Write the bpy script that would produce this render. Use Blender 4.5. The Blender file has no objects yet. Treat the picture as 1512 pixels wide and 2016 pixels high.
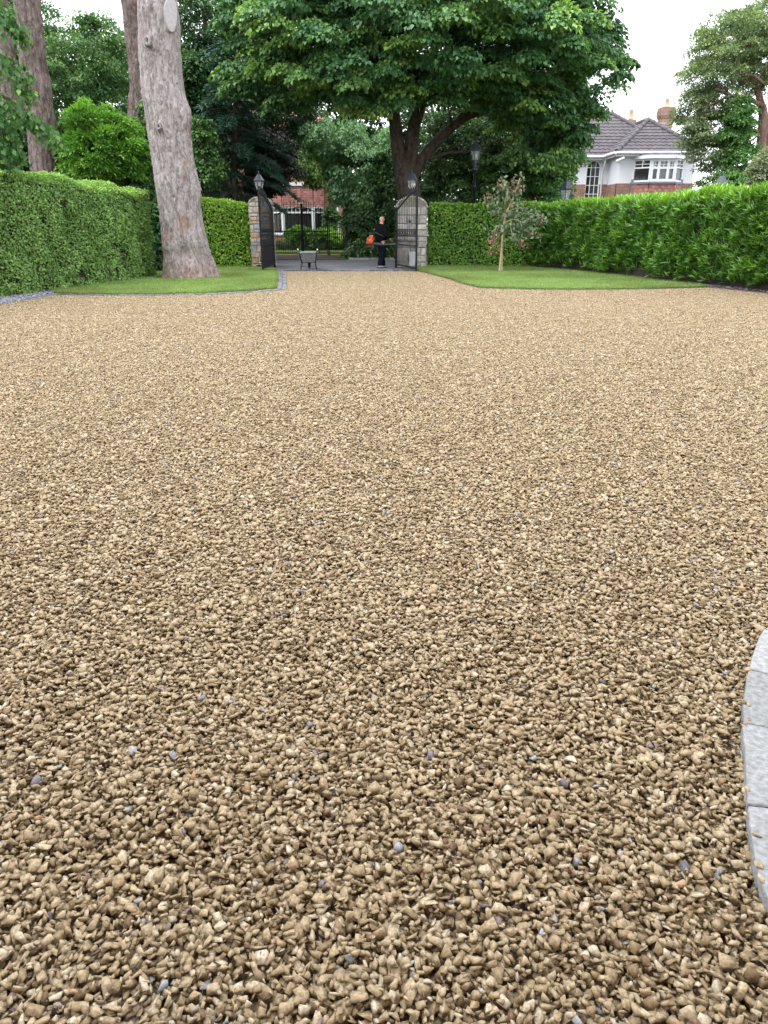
import bpy, bmesh, math, random
import numpy as np
from mathutils import Vector, Matrix, noise as mnoise

# ------------------------------------------------------------------ camera, sky, sun, exposure
scene = bpy.context.scene
col = scene.collection
R = math.radians
cam_d = bpy.data.cameras.new("camera")
cam = bpy.data.objects.new("camera", cam_d)
col.objects.link(cam)
cam.location = (0, 0, 1.5)
TILT = math.atan(569 / 1456)
cam.rotation_euler = (math.pi / 2 - TILT, 0, 0)
cam_d.sensor_fit = 'VERTICAL'
cam_d.angle = 2 * math.atan(1008 / 1456)
cam_d.clip_start = 0.05
cam_d.clip_end = 2000
scene.camera = cam

SUN_EL, SUN_AZ = R(62), R(232)          # high, behind and left of the photographer, through cloud
world = bpy.data.worlds.new("World")
scene.world = world
world.use_nodes = True
wn, wl = world.node_tree.nodes, world.node_tree.links
wn.clear()
w_out = wn.new('ShaderNodeOutputWorld')
w_bg = wn.new('ShaderNodeBackground')
w_sky = wn.new('ShaderNodeTexSky')
w_sky.sky_type = 'NISHITA'
w_sky.sun_disc = False
w_sky.sun_elevation = SUN_EL
w_sky.sun_rotation = SUN_AZ
w_mix = wn.new('ShaderNodeMix'); w_mix.data_type = 'RGBA'
w_tc = wn.new('ShaderNodeTexCoord')
w_noise = wn.new('ShaderNodeTexNoise'); w_noise.inputs['Scale'].default_value = 2.2; w_noise.inputs['Detail'].default_value = 5
w_ramp = wn.new('ShaderNodeValToRGB')
w_ramp.color_ramp.elements[0].position = 0.3; w_ramp.color_ramp.elements[0].color = (10.0, 10.5, 11.3, 1)
w_ramp.color_ramp.elements[1].position = 0.7; w_ramp.color_ramp.elements[1].color = (13.0, 13.1, 13.3, 1)
wl.new(w_tc.outputs['Generated'], w_noise.inputs['Vector'])
wl.new(w_noise.outputs['Fac'], w_ramp.inputs['Fac'])
w_mix.inputs[0].default_value = 0.9
wl.new(w_sky.outputs['Color'], w_mix.inputs[6])
wl.new(w_ramp.outputs['Color'], w_mix.inputs[7])
wl.new(w_mix.outputs[2], w_bg.inputs['Color'])
w_bg.inputs['Strength'].default_value = 0.15
wl.new(w_bg.outputs['Background'], w_out.inputs['Surface'])

sun_d = bpy.data.lights.new("sun", 'SUN')
sun_d.energy = 1.4
sun_d.angle = R(40)
sun_d.color = (1.0, 0.98, 0.95)
sun = bpy.data.objects.new("sun", sun_d)
col.objects.link(sun)
# direction towards the sun: azimuth measured clockwise from +Y
sdir = Vector((math.sin(SUN_AZ) * math.cos(SUN_EL), math.cos(SUN_AZ) * math.cos(SUN_EL), math.sin(SUN_EL)))
sun.rotation_euler = (-sdir).to_track_quat('-Z', 'Y').to_euler()

vs = scene.view_settings
vs.view_transform = 'Standard'
vs.look = 'None'
vs.gamma = 1.0
vs.use_curve_mapping = False
vs.exposure = 0.95
scene.cycles.max_bounces = 6
scene.cycles.diffuse_bounces = 3
scene.cycles.glossy_bounces = 2
scene.cycles.transmission_bounces = 4
scene.cycles.transparent_max_bounces = 8
scene.cycles.caustics_reflective = False
scene.cycles.caustics_refractive = False

# ------------------------------------------------------------------ helpers
PARTS = {}

def at(px, py, Y):
    """point at forward distance Y seen at this pixel of the 1512x2016 photo (used to survey positions)"""
    c, s = math.cos(TILT), math.sin(TILT)
    u = (px - 756) / 1456.0; v = (1008 - py) / 1456.0
    d = (u, c + v * s, -s + v * c)
    t = Y / d[1]
    return Vector((d[0] * t, Y, 1.5 + d[2] * t))

def tag(o, label=None, cat=None, group=None, kind=None):
    if label: o['label'] = label
    if cat: o['category'] = cat
    if group: o['group'] = group
    if kind: o['kind'] = kind
    return o

def thing(name, label, cat, loc=(0, 0, 0), rz=0, group=None):
    o = bpy.data.objects.new(name, None)
    o.empty_display_size = 0.2
    col.objects.link(o)
    o.location = loc
    o.rotation_euler = (0, 0, rz)
    return tag(o, label, cat, group)

def link_mesh(name, me, mat, parent=None):
    o = bpy.data.objects.new(name, me)
    col.objects.link(o)
    for m in (mat if isinstance(mat, (list, tuple)) else [mat]):
        me.materials.append(m)
    if parent is not None: o.parent = parent
    return o

def copy_tree(o, parent=None):
    c = o.copy()
    col.objects.link(c)
    if parent is not None: c.parent = parent
    for ch in [x for x in o.children]:
        copy_tree(ch, c)
    return c

class MB:
    """collects faces, then links them as ONE mesh object"""
    def __init__(self):
        self.v = []; self.f = []; self.t = []; self.s = []
    def add(self, verts, faces, tint=0.5, smooth=False):
        b = len(self.v)
        self.v.extend([tuple(p) for p in verts])
        for f in faces:
            self.f.append(tuple(i + b for i in f)); self.t.append(tint); self.s.append(smooth)
        return self
    def box(self, c, size, rz=0, tint=0.5, rot=None, taper=1.0):
        sx, sy, sz = size[0] / 2, size[1] / 2, size[2] / 2
        vs = []
        for z, k in ((-sz, 1), (sz, taper)):
            for x, y in ((-sx, -sy), (sx, -sy), (sx, sy), (-sx, sy)):
                vs.append(Vector((x * k, y * k, z)))
        M = rot if rot is not None else Matrix.Rotation(rz, 3, 'Z')
        vs = [M @ p + Vector(c) for p in vs]
        return self.add(vs, [(3, 2, 1, 0), (4, 5, 6, 7), (0, 1, 5, 4), (1, 2, 6, 5), (2, 3, 7, 6), (3, 0, 4, 7)], tint)
    def tube(self, pts, rad, n=8, tint=0.5, smooth=True, caps=True):
        pts = [Vector(p) for p in pts]
        if not isinstance(rad, (list, tuple)): rad = [rad] * len(pts)
        vs = []; fs = []
        up = Vector((0.0123, 0.031, 1)).normalized()
        for i, p in enumerate(pts):
            d = (pts[min(i + 1, len(pts) - 1)] - pts[max(i - 1, 0)]).normalized()
            a = d.cross(up)
            if a.length < 0.05: a = d.cross(Vector((0.05, 1, 0)))
            a.normalize(); b = d.cross(a).normalized()
            for k in range(n):
                th = 2 * math.pi * k / n
                vs.append(p + (a * math.cos(th) + b * math.sin(th)) * rad[i])
        for i in range(len(pts) - 1):
            for k in range(n):
                k2 = (k + 1) % n
                fs.append((i * n + k, i * n + k2, (i + 1) * n + k2, (i + 1) * n + k))
        self.add(vs, fs, tint, smooth)
        if caps:
            m = len(pts) - 1
            self.add(vs[:n], [tuple(range(n - 1, -1, -1))], tint)
            self.add(vs[m * n:], [tuple(range(n))], tint)
        return self
    def lathe(self, prof, n=12, c=(0, 0, 0), tint=0.5, smooth=True, ph=0.0, sq=False):
        vs = []; fs = []
        for r, z in prof:
            for k in range(n):
                th = 2 * math.pi * k / n + ph
                vs.append((c[0] + r * math.cos(th), c[1] + r * math.sin(th), c[2] + z))
        for i in range(len(prof) - 1):
            for k in range(n):
                k2 = (k + 1) % n
                fs.append((i * n + k, i * n + k2, (i + 1) * n + k2, (i + 1) * n + k))
        fs.append(tuple(range(n - 1, -1, -1)))
        m = (len(prof) - 1) * n
        fs.append(tuple(range(m, m + n)))
        return self.add(vs, fs, tint, smooth)
    def prism(self, outline, d0, d1, tint=0.5, M=None):
        """outline of (x,z) points extruded along y from d0 to d1"""
        n = len(outline)
        vs = [Vector((x, d0, z)) for x, z in outline] + [Vector((x, d1, z)) for x, z in outline]
        if M is not None: vs = [M @ p for p in vs]
        fs = [tuple(range(n)), tuple(range(2 * n - 1, n - 1, -1))]
        for k in range(n):
            k2 = (k + 1) % n
            fs.append((k2, k, n + k, n + k2))
        return self.add(vs, fs, tint)
    def slab(self, poly, z0, z1, tint=0.5):
        n = len(poly)
        vs = [(x, y, z0) for x, y in poly] + [(x, y, z1) for x, y in poly]
        fs = [tuple(range(n - 1, -1, -1)), tuple(range(n, 2 * n))]
        for k in range(n):
            k2 = (k + 1) % n
            fs.append((k, k2, n + k2, n + k))
        return self.add(vs, fs, tint)
    def mesh(self, name):
        me = bpy.data.meshes.new(name)
        me.from_pydata(self.v, [], self.f)
        a = me.attributes.new('tint', 'FLOAT', 'FACE')
        a.data.foreach_set('value', np.array(self.t, np.float32))
        me.polygons.foreach_set('use_smooth', np.array(self.s, bool))
        me.update()
        return me
    def build(self, name, mat, parent=None, bevel=0):
        me = self.mesh(name)
        o = link_mesh(name, me, mat, parent)
        if bevel:
            m = o.modifiers.new('bevel', 'BEVEL'); m.width = bevel; m.segments = 2; m.limit_method = 'ANGLE'
        return o

def np_mesh(name, V, Fs, tint=None, smooth=False):
    """V (n,3); Fs (m,k) constant-size faces"""
    me = bpy.data.meshes.new(name)
    V = np.asarray(V, np.float32); Fs = np.asarray(Fs, np.int32)
    m, k = Fs.shape
    me.vertices.add(len(V)); me.vertices.foreach_set('co', V.ravel())
    me.loops.add(m * k); me.loops.foreach_set('vertex_index', Fs.ravel())
    me.polygons.add(m)
    me.polygons.foreach_set('loop_start', np.arange(0, m * k, k, dtype=np.int32))
    if smooth: me.polygons.foreach_set('use_smooth', np.ones(m, bool))
    if tint is not None:
        a = me.attributes.new('tint', 'FLOAT', 'FACE')
        a.data.foreach_set('value', np.asarray(tint, np.float32))
    me.update(calc_edges=True)
    return me

def unit(a):
    return a / np.maximum(np.linalg.norm(a, axis=-1, keepdims=True), 1e-9)

def vnoise(P, seed=0):
    """smooth value noise in [0,1] at points (n,3)"""
    P = np.asarray(P, np.float64)
    i = np.floor(P).astype(np.int64); f = P - i
    f = f * f * (3 - 2 * f)
    def h(ix, iy, iz):
        n = (ix * 73856093) ^ (iy * 19349663) ^ (iz * 83492791) ^ (seed * 2654435761 & 0x7fffffff)
        n = (n ^ (n >> 13)) * 1274126177 & 0x7fffffff
        n = (n ^ (n >> 16)) & 0xffff
        return n / 65535.0
    out = 0
    for dx in (0, 1):
        for dy in (0, 1):
            for dz in (0, 1):
                w = (f[:, 0] if dx else 1 - f[:, 0]) * (f[:, 1] if dy else 1 - f[:, 1]) * (f[:, 2] if dz else 1 - f[:, 2])
                out = out + w * h(i[:, 0] + dx, i[:, 1] + dy, i[:, 2] + dz)
    return out

def leaves(name, P, D, N, L, W, tint, mat, parent=None, fold=0.25):
    """one folded kite per leaf: P base point, D direction, N face normal, L length, W width"""
    n = len(P)
    D = unit(D)
    S = unit(np.cross(D, N)); N2 = np.cross(S, D)
    L = np.asarray(L).reshape(-1, 1) * np.ones((n, 1)); W = np.asarray(W).reshape(-1, 1) * np.ones((n, 1))
    a = P
    t = P + D * L
    mid = P + D * L * 0.42
    l = mid - S * W * 0.5 + N2 * W * fold
    r = mid + S * W * 0.5 + N2 * W * fold
    V = np.stack([a, l, t, r], 1).reshape(-1, 3)
    b = np.arange(n) * 4
    F = np.stack([np.stack([b, b + 2, b + 1], 1), np.stack([b, b + 3, b + 2], 1)], 1).reshape(-1, 3)
    me = np_mesh(name, V, F, np.repeat(tint, 2))
    return link_mesh(name, me, mat, parent)

def rand_unit(rng, n):
    return unit(rng.normal(size=(n, 3)))

def crown(name, ells, n_clump, per, cr, leaf, mat, parent, seed=1, droop=0.6, shell=0.55, flat=0.65,
          wide=0.75, tint_mean=0.45, fold=0.25, zmin=None, keep=None, tint_var=0.17, young_p=0.24):
    """leaf clumps spread through a union of ellipsoids (cx,cy,cz,rx,ry,rz)"""
    rng = np.random.default_rng(seed)
    E = np.array(ells, float)
    w = (E[:, 3] * E[:, 4] + E[:, 3] * E[:, 5] + E[:, 4] * E[:, 5]); w /= w.sum()
    C = []
    tries = 0
    while len(C) < n_clump and tries < 60:
        tries += 1
        k = rng.choice(len(E), n_clump, p=w)
        u = rand_unit(rng, n_clump)
        r = shell + (1 - shell) * rng.random((n_clump, 1)) ** 0.7
        c = E[k, :3] + u * E[k, 3:] * r
        for j in range(len(E)):
            q = np.linalg.norm((c - E[j, :3]) / E[j, 3:], axis=1)
            c = c[q > shell * 0.92]
        if zmin is not None: c = c[c[:, 2] > zmin]
        if keep is not None: c = c[keep(c)]
        C.extend(c.tolist())
    C = np.array(C[:n_clump])
    n = len(C)
    cen = E[:, :3].mean(0)
    out = unit(C - cen)
    rad = cr * (0.65 + 0.7 * rng.random((n, 1)))
    ct = rng.normal(0, tint_var, n)
    u = rand_unit(rng, n * per).reshape(n, per, 3)
    u[:, :, 2] = np.abs(u[:, :, 2]) * 1.0 - 0.35
    rr = rng.random((n, per, 1)) ** 0.45
    off = u * rr * rad[:, None, :]
    off[:, :, 2] *= flat
    # a clump sags away from the middle of the tree
    hang = (off[:, :, :2] * out[:, None, :2]).sum(-1)
    off[:, :, 2] -= 0.28 * np.maximum(hang, 0) * droop + 0.1 * (off[:, :, :2] ** 2).sum(-1) / rad
    P = (C[:, None, :] + off).reshape(-1, 3)
    D = (u * 0.7 + out[:, None, :] * 0.35).reshape(-1, 3) + rng.normal(0, 0.35, (n * per, 3))
    D[:, 2] -= droop
    N = (u * 0.4).reshape(-1, 3) + np.array([0, 0, 0.8]) + rng.normal(0, 0.4, (n * per, 3))
    tint = tint_mean + np.repeat(ct, per) + rng.normal(0, 0.12, n * per)
    # young pale leaves at some clump tips
    young = (np.repeat(rng.random(n), per) < young_p) & (rr.reshape(-1) > 0.75)
    tint = np.where(young, tint + 0.3, tint)
    L = leaf * (0.65 + 0.6 * rng.random(n * per))
    o = leaves(name, P, D, N, L, L * wide, np.clip(tint, 0, 1), mat, parent, fold)
    return o, C

def branches(name, root_pts, C, n_b, r0, mat, parent, seed=1, seg=5):
    """limbs from points on the trunk out to some of the clump centres"""
    rng = random.Random(seed)
    m = MB()
    idx = list(range(len(C))); rng.shuffle(idx)
    for i in idx[:n_b]:
        e = Vector(C[i])
        s = min(root_pts, key=lambda p: (Vector(p) - e).length + 1.2 * max(0, p[2] - e.z + 0.6))
        s = Vector(s)
        pts = []; rs = []
        d = e - s
        for k in range(seg + 1):
            t = k / seg
            p = s + d * t + Vector((0, 0, 0.12 * d.length * math.sin(math.pi * t) * (0.5 + rng.random())))
            p += Vector((rng.gauss(0, 1), rng.gauss(0, 1), rng.gauss(0, 0.6))) * 0.03 * d.length * math.sin(math.pi * t)
            pts.append(p); rs.append(r0 * (1 - 0.85 * t) * min(1, d.length / 3) + 0.006)
        m.tube(pts, rs, 6)
    return m.build(name, mat, parent)

def trunk_mesh(name, prof, mat, parent, nring=120, nseg=72, amp=0.03, bumps=(), seed=1, flare=0.0, vs=0.35, hs=3.2):
    """prof: list of (x,y,z,rx,ry) from the ground up; furrowed bark in the mesh; bumps (x,y,z,size,height)"""
    prof = np.array(prof, float)
    zs = np.linspace(prof[0, 2], prof[-1, 2], nring)
    sp = [np.interp(zs, prof[:, 2], prof[:, k]) for k in range(5)]
    # smooth the interpolated profile a little
    ker = np.ones(7) / 7
    for k in (0, 1, 3, 4):
        a = np.pad(sp[k], 3, mode='reflect', reflect_type='odd'); sp[k] = np.convolve(a, ker, 'valid')
    th = np.linspace(0, 2 * math.pi, nseg, endpoint=False)
    T, Z = np.meshgrid(th, zs)
    cx = sp[0][:, None]; cy = sp[1][:, None]; rx = sp[3][:, None]; ry = sp[4][:, None]
    ct, st = np.cos(T), np.sin(T)
    q = np.stack([ct * hs, st * hs, Z * vs], -1).reshape(-1, 3)
    warp = np.stack([vnoise(q * 1.3 + 7, seed + 5), vnoise(q * 1.3 + 3, seed + 6), vnoise(q * 1.3, seed + 8)], -1) - 0.5
    n1 = vnoise(q * 2.2 + warp * 1.6, seed); n2 = vnoise(q * 4.5 + warp * 2.5, seed + 1); n3 = vnoise(q * np.array([9, 9, 16]), seed + 2)
    fur = np.abs(n1 - 0.5) * 2; fur2 = np.abs(n2 - 0.5) * 2
    lump = vnoise(np.stack([ct * 1.3, st * 1.3, Z * 0.9], -1).reshape(-1, 3), seed + 3) - 0.5
    d = (np.minimum(fur * 2.2, 1) * 0.8 + np.minimum(fur2 * 2, 1) * 0.6 + n3 * 0.35 - 1.0) * amp + lump * amp * 3.5
    d = d.reshape(T.shape)
    if flare:
        k = np.exp(-(Z - zs[0]) / 0.45)
        d = d + flare * k * (0.35 + 0.65 * np.maximum(0, np.cos(T * 5 + 0.8 * np.sin(2 * T + seed))))
    X = cx + ct * (rx + d); Y = cy + st * (ry + d)
    V = np.stack([X, Y, Z], -1).reshape(-1, 3)
    for bx, by, bz, bs, bh in bumps:
        c = np.array([bx, by, bz]); dist = np.linalg.norm((V - c) * np.array([1, 1, 0.75]), axis=1)
        nrm = np.stack([ct, st, np.zeros_like(ct)], -1).reshape(-1, 3)
        V += nrm * (bh * np.exp(-(dist / bs) ** 2))[:, None]
    b = np.arange(nring - 1)[:, None] * nseg; k = np.arange(nseg)[None, :]; k2 = (k + 1) % nseg
    F = np.stack([b + k, b + k2, b + nseg + k2, b + nseg + k], -1).reshape(-1, 4)
    me = np_mesh(name, V, F, None, True)
    return link_mesh(name, me, mat, parent)

# ------------------------------------------------------------------ materials
def nmat(name):
    m = bpy.data.materials.new(name)
    m.use_nodes = True
    nt = m.node_tree
    p = nt.nodes['Principled BSDF']
    return m, nt.nodes, nt.links, p

def ramp(nodes, stops, interp='LINEAR'):
    r = nodes.new('ShaderNodeValToRGB')
    cr = r.color_ramp
    cr.interpolation = interp
    while len(cr.elements) < len(stops): cr.elements.new(0.5)
    for e, (pos, c) in zip(cr.elements, stops):
        e.position = pos; e.color = (c[0], c[1], c[2], 1)
    return r

def leaf_mat(name, dark, mid, light, trans=0.3, rough=0.45, spec=0.4):
    m, n, l, p = nmat(name)
    a = n.new('ShaderNodeAttribute'); a.attribute_name = 'tint'
    r = ramp(n, [(0.05, dark), (0.5, mid), (0.95, light)])
    l.new(a.outputs['Fac'], r.inputs['Fac'])
    l.new(r.outputs['Color'], p.inputs['Base Color'])
    p.inputs['Roughness'].default_value = rough
    p.inputs['Specular IOR Level'].default_value = spec
    t = n.new('ShaderNodeBsdfTranslucent')
    hs = n.new('ShaderNodeMix'); hs.data_type = 'RGBA'; hs.blend_type = 'MULTIPLY'; hs.inputs[0].default_value = 1
    l.new(r.outputs['Color'], hs.inputs[6]); hs.inputs[7].default_value = (1.25, 1.3, 0.55, 1)
    l.new(hs.outputs[2], t.inputs['Color'])
    mx = n.new('ShaderNodeMixShader'); mx.inputs[0].default_value = trans
    l.new(p.outputs[0], mx.inputs[1]); l.new(t.outputs[0], mx.inputs[2])
    l.new(mx.outputs[0], n['Material Output'].inputs['Surface'])
    return m

def solid(name, c, rough=0.6, metal=0.0, spec=0.5, var=0.15, scale=6.0, bump=0.0, bscale=60.0):
    m, n, l, p = nmat(name)
    tc = n.new('ShaderNodeTexCoord')
    nz = n.new('ShaderNodeTexNoise'); nz.inputs['Scale'].default_value = scale; nz.inputs['Detail'].default_value = 6
    l.new(tc.outputs['Object'], nz.inputs['Vector'])
    r = ramp(n, [(0.3, [x * (1 - var) for x in c]), (0.7, [min(1, x * (1 + var)) for x in c])])
    l.new(nz.outputs['Fac'], r.inputs['Fac']); l.new(r.outputs['Color'], p.inputs['Base Color'])
    p.inputs['Roughness'].default_value = rough; p.inputs['Metallic'].default_value = metal
    p.inputs['Specular IOR Level'].default_value = spec
    if bump:
        n2 = n.new('ShaderNodeTexNoise'); n2.inputs['Scale'].default_value = bscale; n2.inputs['Detail'].default_value = 4
        l.new(tc.outputs['Object'], n2.inputs['Vector'])
        b = n.new('ShaderNodeBump'); b.inputs['Strength'].default_value = bump; b.inputs['Distance'].default_value = 0.01
        l.new(n2.outputs['Fac'], b.inputs['Height']); l.new(b.outputs['Normal'], p.inputs['Normal'])
    return m

def tint_mat(name, stops, rough=0.8, nscale=40.0, nvar=0.35, bump=0.3, interp='LINEAR', bdist=0.004, spec=0.3):
    """colour picked per piece (face attribute tint) and mottled by noise"""
    m, n, l, p = nmat(name)
    a = n.new('ShaderNodeAttribute'); a.attribute_name = 'tint'
    r = ramp(n, stops, interp)
    l.new(a.outputs['Fac'], r.inputs['Fac'])
    tc = n.new('ShaderNodeTexCoord')
    nz = n.new('ShaderNodeTexNoise'); nz.inputs['Scale'].default_value = nscale; nz.inputs['Detail'].default_value = 5
    l.new(tc.outputs['Object'], nz.inputs['Vector'])
    mr = n.new('ShaderNodeMapRange'); mr.inputs['From Min'].default_value = 0.3; mr.inputs['From Max'].default_value = 0.7
    mr.inputs['To Min'].default_value = 1 - nvar; mr.inputs['To Max'].default_value = 1 + nvar
    l.new(nz.outputs['Fac'], mr.inputs['Value'])
    mx = n.new('ShaderNodeMix'); mx.data_type = 'RGBA'; mx.blend_type = 'MULTIPLY'; mx.inputs[0].default_value = 1
    cc = n.new('ShaderNodeCombineColor')
    for k in range(3): l.new(mr.outputs[0], cc.inputs[k])
    l.new(r.outputs['Color'], mx.inputs[6]); l.new(cc.outputs[0], mx.inputs[7])
    l.new(mx.outputs[2], p.inputs['Base Color'])
    p.inputs['Roughness'].default_value = rough
    p.inputs['Specular IOR Level'].default_value = spec
    if bump:
        b = n.new('ShaderNodeBump'); b.inputs['Strength'].default_value = bump; b.inputs['Distance'].default_value = bdist
        l.new(nz.outputs['Fac'], b.inputs['Height']); l.new(b.outputs['Normal'], p.inputs['Normal'])
    return m

def bark_mat(name, dark, mid, light, stretch=0.14, scale=7.0, red=None):
    m, n, l, p = nmat(name)
    tc = n.new('ShaderNodeTexCoord')
    mp = n.new('ShaderNodeMapping'); mp.inputs['Scale'].default_value = (1, 1, stretch)
    l.new(tc.outputs['Object'], mp.inputs['Vector'])
    nz = n.new('ShaderNodeTexNoise'); nz.inputs['Scale'].default_value = scale; nz.inputs['Detail'].default_value = 8; nz.inputs['Roughness'].default_value = 0.65
    nz.inputs['Distortion'].default_value = 0.6
    mp2 = n.new('ShaderNodeMapping'); mp2.inputs['Scale'].default_value = (1, 1, 0.5)
    l.new(tc.outputs['Object'], mp2.inputs['Vector'])
    l.new(mp2.outputs[0], nz.inputs['Vector'])
    vo = n.new('ShaderNodeTexVoronoi'); vo.feature = 'DISTANCE_TO_EDGE'; vo.inputs['Scale'].default_value = scale * 0.75
    wq = n.new('ShaderNodeMix'); wq.data_type = 'RGBA'; wq.inputs[0].default_value = 0.22
    l.new(mp.outputs[0], wq.inputs[6]); l.new(nz.outputs['Color'], wq.inputs[7]); l.new(wq.outputs[2], vo.inputs['Vector'])
    r = ramp(n, [(0.22, dark), (0.48, mid), (0.74, light)])
    l.new(nz.outputs['Fac'], r.inputs['Fac'])
    vr = n.new('ShaderNodeMapRange'); vr.inputs['From Max'].default_value = 0.07; vr.inputs['To Min'].default_value = 0.36
    l.new(vo.outputs['Distance'], vr.inputs['Value'])
    cc = n.new('ShaderNodeCombineColor')
    for k in range(3): l.new(vr.outputs[0], cc.inputs[k])
    mx = n.new('ShaderNodeMix'); mx.data_type = 'RGBA'; mx.blend_type = 'MULTIPLY'; mx.inputs[0].default_value = 0.8
    l.new(r.outputs['Color'], mx.inputs[6]); l.new(cc.outputs[0], mx.inputs[7])
    last = mx.outputs[2]
    # broad patches, warmer where bark has flaked away
    n3 = n.new('ShaderNodeTexNoise'); n3.inputs['Scale'].default_value = 1.7; n3.inputs['Detail'].default_value = 4
    l.new(tc.outputs['Object'], n3.inputs['Vector'])
    r3 = ramp(n, [(0.55, (0, 0, 0)), (0.72, (1, 1, 1))])
    l.new(n3.outputs['Fac'], r3.inputs['Fac'])
    m3 = n.new('ShaderNodeMix'); m3.data_type = 'RGBA'; m3.blend_type = 'MULTIPLY'
    l.new(r3.outputs['Color'], m3.inputs[0]); l.new(last, m3.inputs[6]); m3.inputs[7].default_value = (0.78, 0.62, 0.52, 1)
    last = m3.outputs[2]
    if red is not None:      # reddish exposed bark near the root
        sx = n.new('ShaderNodeSeparateXYZ'); l.new(tc.outputs['Object'], sx.inputs[0])
        ad = n.new('ShaderNodeMath'); ad.operation = 'MULTIPLY_ADD'
        l.new(n3.outputs['Fac'], ad.inputs[0]); ad.inputs[1].default_value = 1.6; l.new(sx.outputs['Z'], ad.inputs[2])
        rr = ramp(n, [(0.35, (1, 1, 1)), (0.9, (0, 0, 0))])
        dv = n.new('ShaderNodeMath'); dv.operation = 'MULTIPLY'; dv.inputs[1].default_value = 0.55
        l.new(ad.outputs[0], dv.inputs[0]); l.new(dv.outputs[0], rr.inputs['Fac'])
        m4 = n.new('ShaderNodeMix'); m4.data_type = 'RGBA'; m4.blend_type = 'MULTIPLY'
        l.new(rr.outputs['Color'], m4.inputs[0]); l.new(last, m4.inputs[6]); m4.inputs[7].default_value = (*red, 1)
        last = m4.outputs[2]
    l.new(last, p.inputs['Base Color'])
    p.inputs['Roughness'].default_value = 0.9; p.inputs['Specular IOR Level'].default_value = 0.2
    ad2 = n.new('ShaderNodeMath'); ad2.operation = 'ADD'
    l.new(nz.outputs['Fac'], ad2.inputs[0]); l.new(vr.outputs[0], ad2.inputs[1])
    b = n.new('ShaderNodeBump'); b.inputs['Strength'].default_value = 0.5; b.inputs['Distance'].default_value = 0.03
    l.new(ad2.outputs[0], b.inputs['Height']); l.new(b.outputs['Normal'], p.inputs['Normal'])
    return m

def brick_mat(name, c1, c2, mortar, bw=0.225, rh=0.075, ms=0.012):
    m, n, l, p = nmat(name)
    tc = n.new('ShaderNodeTexCoord'); sx = n.new('ShaderNodeSeparateXYZ'); cb = n.new('ShaderNodeCombineXYZ')
    ad = n.new('ShaderNodeMath'); ad.operation = 'ADD'
    l.new(tc.outputs['Object'], sx.inputs[0]); l.new(sx.outputs['X'], ad.inputs[0]); l.new(sx.outputs['Y'], ad.inputs[1])
    l.new(ad.outputs[0], cb.inputs['X']); l.new(sx.outputs['Z'], cb.inputs['Y'])
    br = n.new('ShaderNodeTexBrick'); br.inputs['Scale'].default_value = 1
    br.inputs['Brick Width'].default_value = bw; br.inputs['Row Height'].default_value = rh; br.inputs['Mortar Size'].default_value = ms
    br.inputs['Color1'].default_value = (*c1, 1); br.inputs['Color2'].default_value = (*c2, 1); br.inputs['Mortar'].default_value = (*mortar, 1)
    l.new(cb.outputs[0], br.inputs['Vector'])
    nz = n.new('ShaderNodeTexNoise'); nz.inputs['Scale'].default_value = 2.5; nz.inputs['Detail'].default_value = 5
    l.new(tc.outputs['Object'], nz.inputs['Vector'])
    r = ramp(n, [(0.3, (0.72, 0.72, 0.72)), (0.7, (1.15, 1.12, 1.1))])
    l.new(nz.outputs['Fac'], r.inputs['Fac'])
    mx = n.new('ShaderNodeMix'); mx.data_type = 'RGBA'; mx.blend_type = 'MULTIPLY'; mx.inputs[0].default_value = 1
    l.new(br.outputs['Color'], mx.inputs[6]); l.new(r.outputs['Color'], mx.inputs[7])
    l.new(mx.outputs[2], p.inputs['Base Color'])
    p.inputs['Roughness'].default_value = 0.85
    b = n.new('ShaderNodeBump'); b.inputs['Strength'].default_value = 0.5; b.inputs['Distance'].default_value = 0.008; b.invert = True
    l.new(br.outputs['Fac'], b.inputs['Height']); l.new(b.outputs['Normal'], p.inputs['Normal'])
    return m

def glass_mat(name, c=(0.9, 0.95, 0.95), alpha=0.75):
    m, n, l, p = nmat(name)
    t = n.new('ShaderNodeBsdfTransparent'); t.inputs[0].default_value = (*c, 1)
    g = n.new('ShaderNodeBsdfGlossy'); g.inputs['Roughness'].default_value = 0.05
    df = n.new('ShaderNodeBsdfDiffuse'); df.inputs[0].default_value = (0.7, 0.72, 0.72, 1)
    m1 = n.new('ShaderNodeMixShader'); fr = n.new('ShaderNodeFresnel'); fr.inputs[0].default_value = 1.5
    l.new(fr.outputs[0], m1.inputs[0]); l.new(t.outputs[0], m1.inputs[1]); l.new(g.outputs[0], m1.inputs[2])
    m2 = n.new('ShaderNodeMixShader'); m2.inputs[0].default_value = alpha
    l.new(df.outputs[0], m2.inputs[1]); l.new(m1.outputs[0], m2.inputs[2])
    l.new(m2.outputs[0], n['Material Output'].inputs['Surface'])
    return m

def window_glass(name):
    m, n, l, p = nmat(name)
    p.inputs['Base Color'].default_value = (0.012, 0.015, 0.018, 1); p.inputs['Roughness'].default_value = 0.04
    p.inputs['Specular IOR Level'].default_value = 0.6
    return m

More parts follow.
